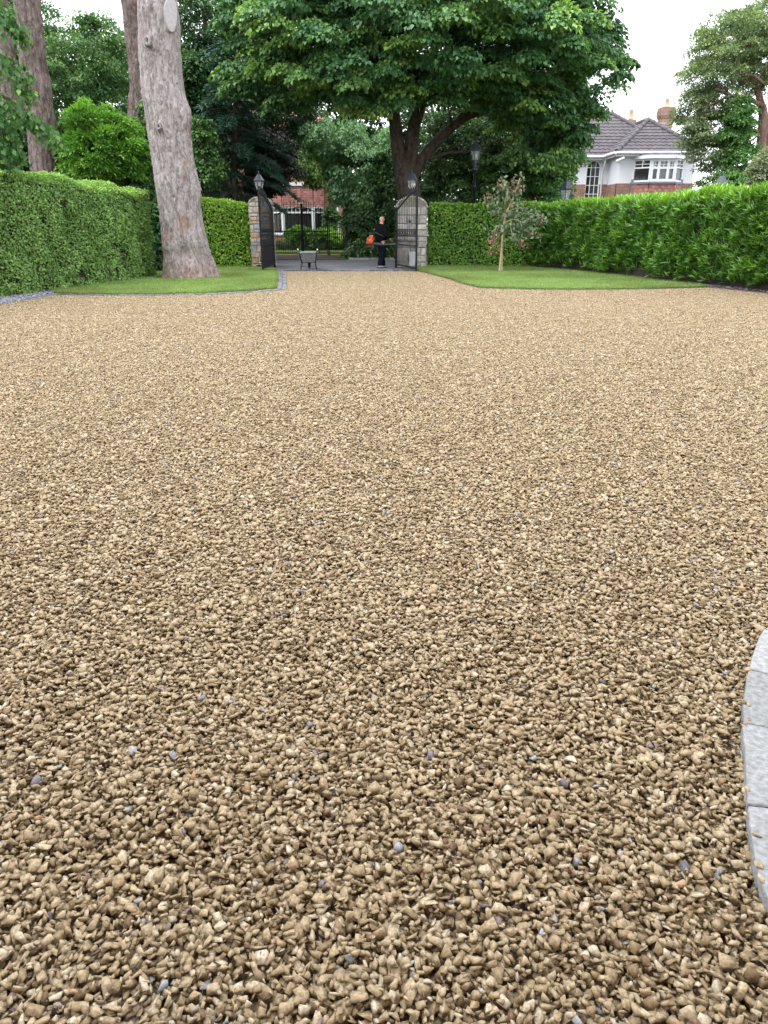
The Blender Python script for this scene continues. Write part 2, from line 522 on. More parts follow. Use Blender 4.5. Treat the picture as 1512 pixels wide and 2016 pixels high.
M = {}
M['stone_chip'] = tint_mat('gravel_chip', [
    (0.0, (0.14, 0.0883, 0.0449)), (0.08, (0.208, 0.143, 0.0743)), (0.3, (0.284, 0.209, 0.118)), (0.55, (0.337, 0.258, 0.156)), (0.8, (0.389, 0.309, 0.2)),
    (0.9, (0.453, 0.384, 0.28)), (0.925, (0.337, 0.182, 0.0834)), (0.945, (0.313, 0.306, 0.289)), (0.965, (0.267, 0.288, 0.308)), (0.98, (0.158, 0.158, 0.185)), (1.0, (0.173, 0.124, 0.127))],
    rough=0.72, nscale=120, nvar=0.36, bump=0.6, bdist=0.004, spec=0.38)
M['bed'] = solid('gravel_sand', (0.13, 0.09, 0.045), 0.95, var=0.3, scale=30)
M['soil'] = solid('soil', (0.045, 0.038, 0.025), 0.95, var=0.4, scale=3, bump=0.6, bscale=25)
M['lawn'] = solid('lawn_turf', (0.114, 0.171, 0.0506), 0.9, var=0.3, scale=1.5, bump=0.5, bscale=60)
M['blade'] = leaf_mat('grass_blade', (0.18, 0.164, 0.0648), (0.207, 0.307, 0.0918), (0.307, 0.413, 0.151), 0.35, 0.55, 0.25)
M['asphalt'] = solid('asphalt', (0.14, 0.14, 0.155), 0.85, var=0.2, scale=1.2, bump=0.3, bscale=120)
M['verge'] = solid('leafy_verge', (0.10, 0.075, 0.055), 0.95, var=0.35, scale=5, bump=0.6, bscale=40)
M['sett'] = tint_mat('granite_sett', [(0, (0.075, 0.08, 0.095)), (0.5, (0.12, 0.125, 0.145)), (1, (0.20, 0.20, 0.215))], 0.8, 25, 0.3, 0.4)
M['slate'] = tint_mat('slate_chip', [(0, (0.13, 0.125, 0.16)), (0.5, (0.22, 0.21, 0.25)), (1, (0.33, 0.31, 0.35))], 0.6, 25, 0.25, 0.3)
M['mulch'] = tint_mat('purple_slate_chip', [(0, (0.09, 0.075, 0.09)), (0.5, (0.17, 0.14, 0.16)), (1, (0.27, 0.23, 0.25))], 0.8, 25, 0.3, 0.3)
M['paving'] = tint_mat('pale_paving', [(0, (0.216, 0.22, 0.221)), (0.5, (0.259, 0.264, 0.268)), (1, (0.294, 0.299, 0.301))], 0.9, 55, 0.26, 1.0, bdist=0.01)
M['rubble'] = tint_mat('rubble_stone', [(0.0, (0.21, 0.22, 0.25)), (0.2, (0.30, 0.31, 0.34)), (0.36, (0.38, 0.37, 0.35)), (0.5, (0.36, 0.29, 0.20)), (0.65, (0.40, 0.33, 0.25)), (0.8, (0.34, 0.235, 0.135)), (1.0, (0.42, 0.38, 0.32))], 0.85, 9, 0.28, 0.5, bdist=0.015)
M['granite'] = tint_mat('granite_block', [(0.0, (0.26, 0.25, 0.235)), (0.5, (0.34, 0.32, 0.29)), (1.0, (0.44, 0.41, 0.36))], 0.85, 12, 0.3, 0.5, bdist=0.012)
M['dark_rubble'] = tint_mat('dark_stone', [(0.0, (0.075, 0.075, 0.06)), (0.5, (0.13, 0.125, 0.10)), (1.0, (0.19, 0.18, 0.14))], 0.9, 12, 0.35, 0.5, bdist=0.012)
M['mortar'] = solid('mortar', (0.17, 0.155, 0.13), 0.95, var=0.25, scale=15)
M['iron'] = solid('black_iron', (0.008, 0.009, 0.012), 0.5, 0.0, 0.25, 0.2, 12)
M['lamp_iron'] = solid('dark_blue_grey_iron', (0.035, 0.042, 0.058), 0.45, 0.0, 0.5, 0.2, 12)
M['lamp_glass'] = glass_mat('lantern_glass', (0.93, 0.95, 0.95), 0.72)
M['bulb'] = solid('white_bulb', (0.75, 0.75, 0.72), 0.3, var=0.03)
M['zinc'] = solid('zinc', (0.24, 0.255, 0.27), 0.45, 0.3, 0.5, 0.2, 9)
M['white_paint'] = solid('white_paint', (0.74, 0.75, 0.77), 0.5, var=0.04, scale=2)
M['render_wall'] = solid('white_render', (0.70, 0.715, 0.75), 0.85, var=0.06, scale=1.2, bump=0.15, bscale=80)
M['lead'] = solid('lead_sheet', (0.16, 0.185, 0.23), 0.55, 0.0, 0.5, 0.2, 4)
M['red_brick'] = brick_mat('red_brick', (0.30, 0.13, 0.085), (0.24, 0.095, 0.06), (0.30, 0.27, 0.24))
M['old_brick'] = brick_mat('brown_brick', (0.27, 0.111, 0.065), (0.209, 0.0845, 0.052), (0.257, 0.195, 0.156))
M['pale_brick'] = brick_mat('buff_brick', (0.42, 0.29, 0.19), (0.38, 0.25, 0.16), (0.36, 0.32, 0.28))
M['tile_red'] = tint_mat('red_hanging_tile', [(0, (0.27, 0.119, 0.109)), (0.5, (0.365, 0.168, 0.145)), (1, (0.459, 0.224, 0.196))], 0.75, 6, 0.15, 0.2)
M['roof_tile'] = tint_mat('grey_brown_roof_tile', [(0, (0.065, 0.058, 0.064)), (0.5, (0.092, 0.082, 0.09)), (1, (0.125, 0.112, 0.118))], 0.7, 3, 0.2, 0.2)
M['ridge'] = solid('ridge_tile', (0.085, 0.077, 0.088), 0.75, var=0.2, scale=4)
M['clay_pot'] = solid('buff_chimney_pot', (0.55, 0.40, 0.26), 0.8, var=0.1)
M['wire'] = solid('galvanised_wire', (0.35, 0.36, 0.38), 0.4, 0.8)
M['pane'] = window_glass('window_pane')
M['room'] = solid('room_dark', (0.03, 0.03, 0.032), 0.9)
M['curtain'] = solid('pale_curtain', (0.36, 0.37, 0.38), 0.9, var=0.25, scale=9)
M['purple_curtain'] = solid('dark_curtain', (0.045, 0.03, 0.045), 0.9, var=0.3, scale=9)
M['blind'] = solid('white_blind', (0.6, 0.62, 0.6), 0.9, var=0.05)
M['trunk_grey'] = bark_mat('grey_pine_bark', (0.15, 0.125, 0.12), (0.265, 0.232, 0.228), (0.38, 0.35, 0.355), 0.15, 11.0, red=(0.86, 0.70, 0.60))
M['trunk_pine'] = bark_mat('furrowed_pine_bark', (0.0475, 0.0342, 0.0294), (0.147, 0.112, 0.103), (0.266, 0.22, 0.207), 0.22, 11.0)
M['trunk_dark'] = bark_mat('dark_bark', (0.025, 0.02, 0.016), (0.07, 0.055, 0.042), (0.13, 0.105, 0.085), 0.2, 8.0)
M['trunk_red'] = bark_mat('reddish_bark', (0.06, 0.036, 0.027), (0.17, 0.11, 0.085), (0.30, 0.215, 0.17), 0.1, 9.0)
M['cut_wood'] = solid('weathered_cut_wood', (0.295, 0.275, 0.281), 0.8, var=0.14, scale=14, bump=0.3, bscale=30)
M['stake'] = solid('pale_stake_wood', (0.40, 0.31, 0.19), 0.8, var=0.2, scale=10)
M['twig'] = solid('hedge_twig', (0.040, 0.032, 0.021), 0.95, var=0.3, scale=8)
M['grey_stem'] = solid('grey_hedge_stem', (0.16, 0.135, 0.12), 0.9, var=0.3, scale=8)
# foliage
M['lime'] = leaf_mat('linden_leaf', (0.0404, 0.11, 0.0423), (0.0858, 0.202, 0.0731), (0.265, 0.429, 0.106), 0.28)
M['lime_near'] = leaf_mat('near_linden_leaf', (0.029, 0.0885, 0.0264), (0.066, 0.164, 0.0396), (0.224, 0.38, 0.066), 0.35)
M['bush'] = leaf_mat('bright_bush_leaf', (0.0475, 0.133, 0.0242), (0.109, 0.261, 0.0374), (0.209, 0.408, 0.0605), 0.35)
M['wood'] = leaf_mat('woodland_leaf', (0.033, 0.0908, 0.0317), (0.0825, 0.182, 0.0563), (0.174, 0.297, 0.0968), 0.3)
M['dark_wood'] = leaf_mat('dark_evergreen_leaf', (0.0179, 0.0539, 0.0203), (0.0503, 0.122, 0.0407), (0.126, 0.242, 0.0647), 0.22)
M['needle'] = leaf_mat('spruce_needle', (0.0156, 0.0507, 0.0333), (0.039, 0.101, 0.0707), (0.0878, 0.186, 0.129), 0.1)
M['weep'] = leaf_mat('silvery_weeping_leaf', (0.0841, 0.196, 0.0858), (0.159, 0.308, 0.146), (0.299, 0.467, 0.223), 0.3)
M['oak'] = leaf_mat('grey_green_leaf', (0.0751, 0.128, 0.0619), (0.166, 0.239, 0.115), (0.321, 0.405, 0.184), 0.28)
M['ivy'] = leaf_mat('ivy_leaf', (0.0312, 0.0936, 0.0218), (0.0749, 0.187, 0.0406), (0.149, 0.296, 0.078), 0.25)
M['privet'] = leaf_mat('privet_leaf', (0.0884, 0.165, 0.04), (0.19, 0.344, 0.0929), (0.34, 0.516, 0.157), 0.3, 0.5, 0.35)
M['bright_hedge'] = leaf_mat('griselinia_leaf', (0.105, 0.216, 0.022), (0.22, 0.4, 0.044), (0.374, 0.562, 0.088), 0.32, 0.35, 0.5)
M['mid_hedge'] = leaf_mat('broad_hedge_leaf', (0.0661, 0.167, 0.0242), (0.152, 0.315, 0.0436), (0.291, 0.468, 0.0786), 0.3, 0.35, 0.5)
M['laurel'] = leaf_mat('laurel_leaf', (0.0343, 0.103, 0.0169), (0.0936, 0.224, 0.0315), (0.265, 0.484, 0.0545), 0.28, 0.32, 0.5)
M['big_leaf'] = leaf_mat('big_shrub_leaf', (0.0297, 0.081, 0.028), (0.0675, 0.155, 0.049), (0.135, 0.243, 0.084), 0.25, 0.3, 0.6)
M['pale_shrub'] = leaf_mat('pale_shrub_leaf', (0.12, 0.16, 0.085), (0.21, 0.25, 0.15), (0.32, 0.36, 0.24), 0.3)
M['sapling_leaf'] = leaf_mat('sapling_leaf', (0.06, 0.10, 0.055), (0.125, 0.18, 0.105), (0.24, 0.29, 0.17), 0.3)
M['red_leaf'] = leaf_mat('young_red_leaf', (0.28, 0.09, 0.07), (0.36, 0.19, 0.14), (0.42, 0.30, 0.22), 0.3)
# man and tools
M['skin'] = solid('skin', (0.52, 0.27, 0.20), 0.55, var=0.08, scale=20)
M['black_cloth'] = solid('black_fleece', (0.006, 0.0065, 0.008), 0.95, 0.0, 0.06, var=0.3, scale=20)
M['navy_cloth'] = solid('dark_navy_cloth', (0.008, 0.010, 0.019), 0.95, 0.0, 0.06, var=0.3, scale=20)
M['shoe'] = solid('pale_shoe', (0.36, 0.33, 0.33), 0.6)
M['shoe_sole'] = solid('dark_sole', (0.03, 0.03, 0.03), 0.7)
M['orange'] = solid('orange_plastic', (0.45, 0.06, 0.015), 0.4, var=0.1)
M['black_plastic'] = solid('black_plastic', (0.016, 0.018, 0.02), 0.4)
M['rubber'] = solid('black_rubber', (0.012, 0.012, 0.012), 0.8)
M['eye'] = solid('eye', (0.05, 0.04, 0.035), 0.2)

# ------------------------------------------------------------------ ground, road, drive
def in_poly(P, poly):
    x, y = P[:, 0], P[:, 1]
    inside = np.zeros(len(P), bool)
    n = len(poly)
    for i in range(n):
        x1, y1 = poly[i]; x2, y2 = poly[(i + 1) % n]
        c = ((y1 > y) != (y2 > y)) & (x < (x2 - x1) * (y - y1) / (y2 - y1 + 1e-12) + x1)
        inside ^= c
    return inside

def structure(name, mb, mat, bevel=0):
    return tag(mb.build(name, mat, None, bevel), kind='structure')

m = MB(); m.add([(-400, -60, -0.08), (400, -60, -0.08), (400, 700, -0.08), (-400, 700, -0.08)], [(0, 1, 2, 3)])
structure('ground', m, M['soil'])
m = MB(); m.add([(-13, -1.5, -0.045), (13, -1.5, -0.045), (13, 26.35, -0.045), (-13, 26.35, -0.045)], [(0, 1, 2, 3)])
structure('gravel_bed', m, M['bed'])
m = MB()
m.slab([(-3.95, 26.42), (0.62, 26.42), (0.62, 28.75), (70, 28.75), (70, 34.4), (-70, 34.4), (-70, 28.75), (-3.95, 28.75)], -0.07, -0.012)
structure('road', m, M['asphalt'])
m = MB(); m.slab([(-70, 34.55), (-1.6, 34.55), (-1.6, 39.2), (-70, 39.2)], -0.07, 0.012)
structure('verge', m, M['verge'])
m = MB()
for i in range(46):
    x = -1.55 + i * 0.9
    m.box((x + 0.44, 34.48, 0.0), (0.885, 0.14, 0.14), tint=random.Random(i).random())
structure('kerb', m, M['granite'])
m = MB(); m.slab([(-1.55, 34.56), (60, 34.56), (60, 44), (-1.55, 44)], -0.07, 0.05)
structure('planting_bed', m, M['soil'])

LAWN_L = [(-7.44, 17.35), (-6.6, 17.12), (-5.7, 17.1), (-4.9, 17.15), (-4.07, 17.38), (-3.2, 18.0), (-2.62, 18.62), (-2.72, 19.5), (-3.1, 22.5), (-3.68, 26.35), (-4.1, 27.9), (-5.0, 28.4), (-8.0, 28.4), (-8.3, 22), (-8.1, 19)]
LAWN_R = [(1.14, 26.4), (1.18, 25.64), (1.55, 23.8), (1.86, 22.09), (2.1, 20.2), (2.36, 19.05), (2.9, 18.72), (4.17, 18.46), (5.4, 18.5), (6.69, 18.72), (8.04, 19.18), (7.95, 20.5), (7.3, 24), (6.5, 28), (4.2, 28.9), (1.6, 29.0), (1.14, 27.6)]

def lawn(name, poly, n, seed):
    o = structure(name, MB().slab(poly, -0.07, 0.04), M['lawn'])
    rng = np.random.default_rng(seed)
    pa = np.array(poly); lo, hi = pa.min(0), pa.max(0)
    P = rng.random((n * 2, 2)) * (hi - lo) + lo
    P = P[in_poly(P, poly)][:n]
    # a ragged fringe hanging over the edge
    k = len(poly); E = []
    for i in range(k):
        a, b = pa[i], pa[(i + 1) % k]
        c = int(np.linalg.norm(b - a) * 260)
        t = rng.random((c, 1)); E.append(a + (b - a) * t + rng.normal(0, 0.018, (c, 2)))
    P = np.vstack([P] + E)
    q = len(P)
    B = np.column_stack([P, np.full(q, 0.036)])
    D = np.column_stack([rng.normal(0, 0.5, (q, 2)), np.ones(q)])
    N = np.column_stack([rng.normal(0, 1, (q, 2)), rng.normal(0.3, 0.3, q)])
    patch = vnoise(np.column_stack([P * 0.9, np.zeros(q)]), seed) * 0.5 + vnoise(np.column_stack([P * 3.1, np.zeros(q)]), seed + 1) * 0.3
    t = 0.14 + patch + rng.normal(0, 0.13, q)
    t[-sum(len(e_) for e_ in E):] -= 0.35 * rng.random(sum(len(e_) for e_ in E))
    t = np.clip(t, 0, 1)
    g = leaves(name.replace('lawn', 'grass'), B, D, N, 0.025 + 0.035 * rng.random(q), 0.012, t, M['blade'])
    tag(g, kind='stuff')
    return o
lawn('lawn', LAWN_L, 60000, 3)
lawn('lawn', LAWN_R, 60000, 4)

def sett_line(pts, mb, w=0.1, L=0.2, off=0.0, seed=1, z=0.022):
    rng = random.Random(seed)
    pts = [Vector((x, y, 0)) for x, y in pts]
    for a, b in zip(pts[:-1], pts[1:]):
        d = b - a; ln = d.length; d.normalize(); nrm = Vector((-d.y, d.x, 0))
        k = max(1, round(ln / L))
        for i in range(k):
            c = a + d * (ln * (i + 0.5) / k) + nrm * off
            mb.box((c.x + rng.gauss(0, .003), c.y + rng.gauss(0, .003), z - 0.06 + rng.gauss(0, .002)), (ln / k - 0.012, w - 0.01, 0.12), math.atan2(d.y, d.x) + rng.gauss(0, .015), tint=rng.random())
EL = LAWN_L[:10]
m = MB()
sett_line(EL[:5], m, 0.1, 0.2, -0.07, 1)
sett_line(EL[4:], m, 0.12, 0.2, -0.08, 2); sett_line(EL[4:], m, 0.12, 0.2, -0.205, 3)
structure('edging', m, M['sett'], 0.008)
m = MB()
sett_line(LAWN_R[:11], m, 0.11, 0.2, 0.075, 4)
structure('edging', m, M['sett'], 0.008)
m = MB(); sett_line([(-3.9, 26.38), (1.1, 26.38)], m, 0.11, 0.2, 0, 6)
structure('edging', m, M['sett'], 0.008)

# the photographer's own house: its front wall stands right behind the camera and shades the near gravel
m = MB(); m.box((-1.5, -1.05, 2.6), (17, .3, 5.4)); m.box((-1.5, -.75, 5.36), (17.6, .9, .12))
structure('wall', m, M['pale_brick'])

# loose slate beds under the hedges
def chip_bed(name, poly, n, mat, seed, z=0.0, size=0.05):
    rng = random.Random(seed); m = MB()
    pa = np.array(poly); lo, hi = pa.min(0), pa.max(0)
    m.slab(poly, -0.07, z - 0.01, 0.2)
    c = 0
    while c < n:
        p = (rng.uniform(lo[0], hi[0]), rng.uniform(lo[1], hi[1]))
        if not in_poly(np.array([p]), poly)[0]: continue
        c += 1
        rot = Matrix.Rotation(rng.uniform(0, 6.28), 3, 'Z') @ Matrix.Rotation(rng.gauss(0, .5), 3, 'X') @ Matrix.Rotation(rng.gauss(0, .4), 3, 'Y')
        m.box((p[0], p[1], z + rng.uniform(0, .02)), (size * rng.uniform(.7, 1.9), size * rng.uniform(.5, 1.2), size * .28), rot=rot, tint=rng.random(), taper=.7)
    return tag(m.build(name, mat), kind='stuff')
chip_bed('slate_chippings', [(-7.3, 17.5), (-7.42, 16.85), (-7.55, 15.3), (-7.7, 12.5), (-9.2, 12.5), (-9.0, 16), (-8.2, 18.4)], 2600, M['slate'], 5)
m = MB(); sett_line([(-7.36, 17.3), (-7.46, 16.7), (-7.6, 15.2), (-7.74, 12.5)], m, 0.07, 0.9, 0, 8, 0.03)
structure('edging', m, M['lead'])
chip_bed('bark_mulch', [(8.0, 19.25), (8.35, 18.75), (8.62, 17.75), (8.9, 16.6), (9.2, 14.5), (11, 14.5), (10.2, 18), (9.0, 20.5), (7.9, 20.6)], 2600, M['mulch'], 6, 0.03)

# ------------------------------------------------------------------ the gravel: piled stones, repeated as turned square metres
def hull_shapes(n, seed):
    rng = np.random.default_rng(seed); out = []
    for _ in range(n):
        k = rng.integers(8, 12)
        u = rand_unit(rng, k)
        # boxy, angular chips
        p = 0.4 + 0.35 * rng.random()
        u = np.sign(u) * np.abs(u) ** p
        sc = np.array([1.0, 0.52 + 0.36 * rng.random(), 0.28 + 0.24 * rng.random()])
        bm = bmesh.new()
        for q in u * sc * 0.5 * (0.8 + 0.3 * rng.random((k, 1))): bm.verts.new(q)
        r = bmesh.ops.convex_hull(bm, input=bm.verts)
        bmesh.ops.delete(bm, geom=[g for g in r['geom_interior'] if isinstance(g, bmesh.types.BMVert)], context='VERTS')
        bmesh.ops.triangulate(bm, faces=bm.faces)
        bm.verts.ensure_lookup_table(); bm.verts.index_update()
        V = np.array([v.co[:] for v in bm.verts]); F = np.array([[v.index for v in f.verts] for f in bm.faces])
        bm.free()
        out.append((V, F))
    return out

def rot_from(rng, n, tilt):
    """random turn about z, then a tilt of the flat face"""
    a = rng.random(n) * 2 * math.pi; b = rng.normal(0, tilt, n); c = rng.normal(0, tilt, n)
    ca, sa, cb, sb, cc, sc = np.cos(a), np.sin(a), np.cos(b), np.sin(b), np.cos(c), np.sin(c)
    Z = np.zeros(n); O = np.ones(n)
    Rz = np.stack([ca, -sa, Z, sa, ca, Z, Z, Z, O], 1).reshape(n, 3, 3)
    Rx = np.stack([O, Z, Z, Z, cb, -sb, Z, sb, cb], 1).reshape(n, 3, 3)
    Ry = np.stack([cc, Z, sc, Z, O, Z, -sc, Z, cc], 1).reshape(n, 3, 3)
    return Rx @ Ry @ Rz

SHAPES = hull_shapes(90, 11)
def stones(P, size, tilt, seed):
    """returns V, F, tint of stones at P"""
    rng = np.random.default_rng(seed)
    n = len(P); Rm = rot_from(rng, n, tilt)
    Vs, Fs, T = [], [], []; b = 0
    ti = rng.random(n)
    ti = np.where(rng.random(n) < 0.024, 0.9 + 0.1 * rng.random(n), np.clip(0.47 + 0.24 * rng.normal(size=n), 0.0, 0.89))
    for i in range(n):
        V, F = SHAPES[rng.integers(len(SHAPES))]
        Vs.append(V * size[i] @ Rm[i].T + P[i]); Fs.append(F + b); b += len(V)
        T.append(np.full(len(F), ti[i]))
    return np.vstack(Vs), np.vstack(Fs), np.concatenate(T)

def tile(seed):
    rng = np.random.default_rng(seed)
    V, F, T = [], [], []; b = 0
    for layer, (sp, z, dz, s0, tilt) in enumerate([(0.025, -0.036, .003, .032, .4), (0.0196, -0.022, .003, .0245, .45), (0.0196, -0.012, .0035, .0245, .45), (0.0222, -0.0020, .0042, .0250, .42)]):
        n1 = round(1 / sp)
        gx, gy = np.meshgrid(np.arange(n1), np.arange(n1))
        p = np.stack([(gx + 0.25 + 0.5 * (gy % 2)).ravel(), (gy + 0.5).ravel()], 1) / n1 - 0.5
        p = p + rng.normal(0, sp * (0.33 if layer < 3 else 0.25), p.shape)
        keep = rng.random(len(p)) < (1.0 if layer < 3 else 0.90)
        p = p[keep]
        size = s0 * np.exp(np.clip(rng.normal(0, 0.31, len(p)), -.8, .6))
        und = (vnoise(np.column_stack([p * 5 + 20, np.zeros(len(p))]), seed) - 0.5) * 0.012
        edge = np.clip((0.5 - np.abs(p).max(1)) / 0.12, 0, 1)
        P = np.column_stack([p, z + rng.normal(0, dz, len(p)) + und * edge])
        v, f, t = stones(P, size, tilt, seed * 10 + layer)
        V.append(v); F.append(f + b); T.append(t); b += len(v)
    return np.vstack(V), np.vstack(F), np.concatenate(T)

NV = 7
Vs, Fs, Ts, ID, RZ = [], [], [], [], []; b = 0
for k in range(NV):
    v, f, t = tile(100 + k)
    Vs.append(v); Fs.append(f + b); Ts.append(t); ID.append(np.full(len(v), k)); RZ.append(np.zeros(len(v))); b += len(v)
PATIO_EDGE = [(9, 4.42), (7.5, 4.38), (6, 4.28), (4.8, 4.08), (3.8, 3.76), (2.9, 3.38), (2.3, 3.12), (1.9, 2.86), (1.52, 2.56), (1.40, 2.42), (1.29, 2.24), (1.19, 2.06), (1.115, 1.9), (1.05, 1.74), (0.985, 1.58), (0.93, 1.43), (0.895, 1.3), (0.885, 1.15), (0.92, 0.9), (1.02, 0.6), (1.2, 0.2), (1.5, -0.3)]
rs = np.random.default_rng(77)
# a few stones kicked on to the paving
pe = np.array(PATIO_EDGE)
n = 14
i = rs.integers(8, len(pe) - 4, n); w = rs.random((n, 1))
p = pe[i] * (1 - w) + pe[i + 1] * w + np.column_stack([np.abs(rs.normal(0, .012, n)), rs.normal(0, .01, n)])
v, f, t = stones(np.column_stack([p, np.full(n, 0.034)]), 0.026 * np.exp(rs.normal(0, .2, n)), .3, 78)
Vs.append(v); Fs.append(f + b); Ts.append(t); ID.append(np.full(len(v), 50)); RZ.append(np.zeros(len(v))); b += len(v)
pts = []
LI = [(x + (0.8 if x > -3 else 0), y + 0.8) for x, y in LAWN_L]
for iy in range(0, 27):
    for ix in range(-11, 12):
        x, y = ix + 0.0, iy + 0.35
        if abs(x) > 0.56 * y + 2.6 or y > 26.2: continue
        if y > 20 and (x < -4.3 or x > 2.6): continue
        if y > 18.7 and (x < -4.2 or x > 2.9) and abs(x) < 6.5: continue
        if x < -8.6 or (x > 1.0 + 1.3 and y < 2.5): continue
        pts.append((x, y, 0.0))
pts = np.array(pts)
pid = 100 + rs.integers(0, NV, len(pts)); prz = rs.integers(0, 4, len(pts)) * math.pi / 2
me = np_mesh('gravel', np.vstack(Vs + [pts]), np.vstack(Fs), np.concatenate(Ts))
a = me.attributes.new('piece', 'INT', 'POINT'); a.data.foreach_set('value', np.concatenate(ID + [pid]).astype(np.int32))
a = me.attributes.new('turn', 'FLOAT', 'POINT'); a.data.foreach_set('value', np.concatenate(RZ + [prz]).astype(np.float32))
gravel = link_mesh('gravel', me, M['stone_chip'])
tag(gravel, kind='stuff')
ng = bpy.data.node_groups.new('lay_gravel', 'GeometryNodeTree')
ng.interface.new_socket('Geometry', in_out='INPUT', socket_type='NodeSocketGeometry')
ng.interface.new_socket('Geometry', in_out='OUTPUT', socket_type='NodeSocketGeometry')
gn, gl = ng.nodes, ng.links
gi = gn.new('NodeGroupInput'); go = gn.new('NodeGroupOutput')
nid = gn.new('GeometryNodeInputNamedAttribute'); nid.data_type = 'INT'; nid.inputs['Name'].default_value = 'piece'
ntr = gn.new('GeometryNodeInputNamedAttribute'); ntr.data_type = 'FLOAT'; ntr.inputs['Name'].default_value = 'turn'
jn = gn.new('GeometryNodeJoinGeometry')
def pick(k):
    cmp = gn.new('FunctionNodeCompare'); cmp.data_type = 'INT'; cmp.operation = 'EQUAL'
    gl.new(nid.outputs['Attribute'], cmp.inputs[2]); cmp.inputs[3].default_value = k
    sp = gn.new('GeometryNodeSeparateGeometry'); sp.domain = 'POINT'
    gl.new(gi.outputs[0], sp.inputs[0]); gl.new(cmp.outputs['Result'], sp.inputs['Selection'])
    return sp.outputs[0]
for k in range(NV):
    ip = gn.new('GeometryNodeInstanceOnPoints')
    cx = gn.new('ShaderNodeCombineXYZ'); gl.new(ntr.outputs['Attribute'], cx.inputs['Z'])
    gl.new(pick(100 + k), ip.inputs['Points']); gl.new(pick(k), ip.inputs['Instance']); gl.new(cx.outputs[0], ip.inputs['Rotation'])
    gl.new(ip.outputs[0], jn.inputs[0])
gl.new(pick(50), jn.inputs[0])
gl.new(jn.outputs[0], go.inputs[0])
md = gravel.modifiers.new('lay', 'NODES'); md.node_group = ng

# pale curved paving at the door, cut into wedge slabs
def patio():
    cx, cy = 3.3, 1.15
    e = [Vector((x, y)) for x, y in PATIO_EDGE]
    # resample edge evenly
    d = [0]
    for p, q in zip(e[:-1], e[1:]): d.append(d[-1] + (q - p).length)
    def E(s):
        s = max(0, min(d[-1], s))
        for i in range(len(d) - 1):
            if s <= d[i + 1]:
                return e[i].lerp(e[i + 1], (s - d[i]) / (d[i + 1] - d[i]))
        return e[-1]
    m = MB(); rng = random.Random(4)
    q0 = d[5]
    joints = [q0 * k / 7 for k in range(7)] + [q0 + k for k in (0, 0.75, 1.38, 1.68, 2.02, 2.36, 2.74, 3.2, 3.7)] + [d[-1]]
    c = Vector((cx, cy))
    for j0, j1 in zip(joints[:-1], joints[1:]):
        k = 5
        outer = []
        for q in range(k + 1):
            s = j0 + 0.002 + (j1 - j0 - 0.004) * q / k
            p = E(s); outer.append(p + (c - p).normalized() * rng.uniform(0, .006))
        inner = [p + (c - p) * 0.52 for p in reversed(outer)]
        poly = [(p.x, p.y) for p in outer + inner]
        poly.reverse()
        m.slab(poly, -0.07, 0.034 + rng.uniform(-.002, .002), rng.random())
    structure('patio', m, M['paving'], 0.006)
    m = MB()
    poly = [((p + (c - p) * 0.53).x, (p + (c - p) * 0.53).y) for p in [E(d[-1] * q / 48) for q in range(49)]] + [(6.4, -0.3), (6.4, 2.6)]
    poly.reverse()
    m.slab(poly, -0.07, 0.036, 0.5)
    structure('patio', m, M['paving'])
patio()

# ------------------------------------------------------------------ hedges
def path_eval(pts):
    P = np.array(pts, float); seg = P[1:] - P[:-1]; ln = np.linalg.norm(seg, axis=1); cum = np.concatenate([[0], np.cumsum(ln)])
    def f(s):
        i = np.clip(np.searchsorted(cum, s, 'right') - 1, 0, len(seg) - 1)
        t = (s - cum[i]) / ln[i]
        p = P[i] + seg[i] * t[:, None]
        # smooth tangent
        tan = seg / ln[:, None]
        tn = tan[i]
        return p, tn
    return f, cum[-1]

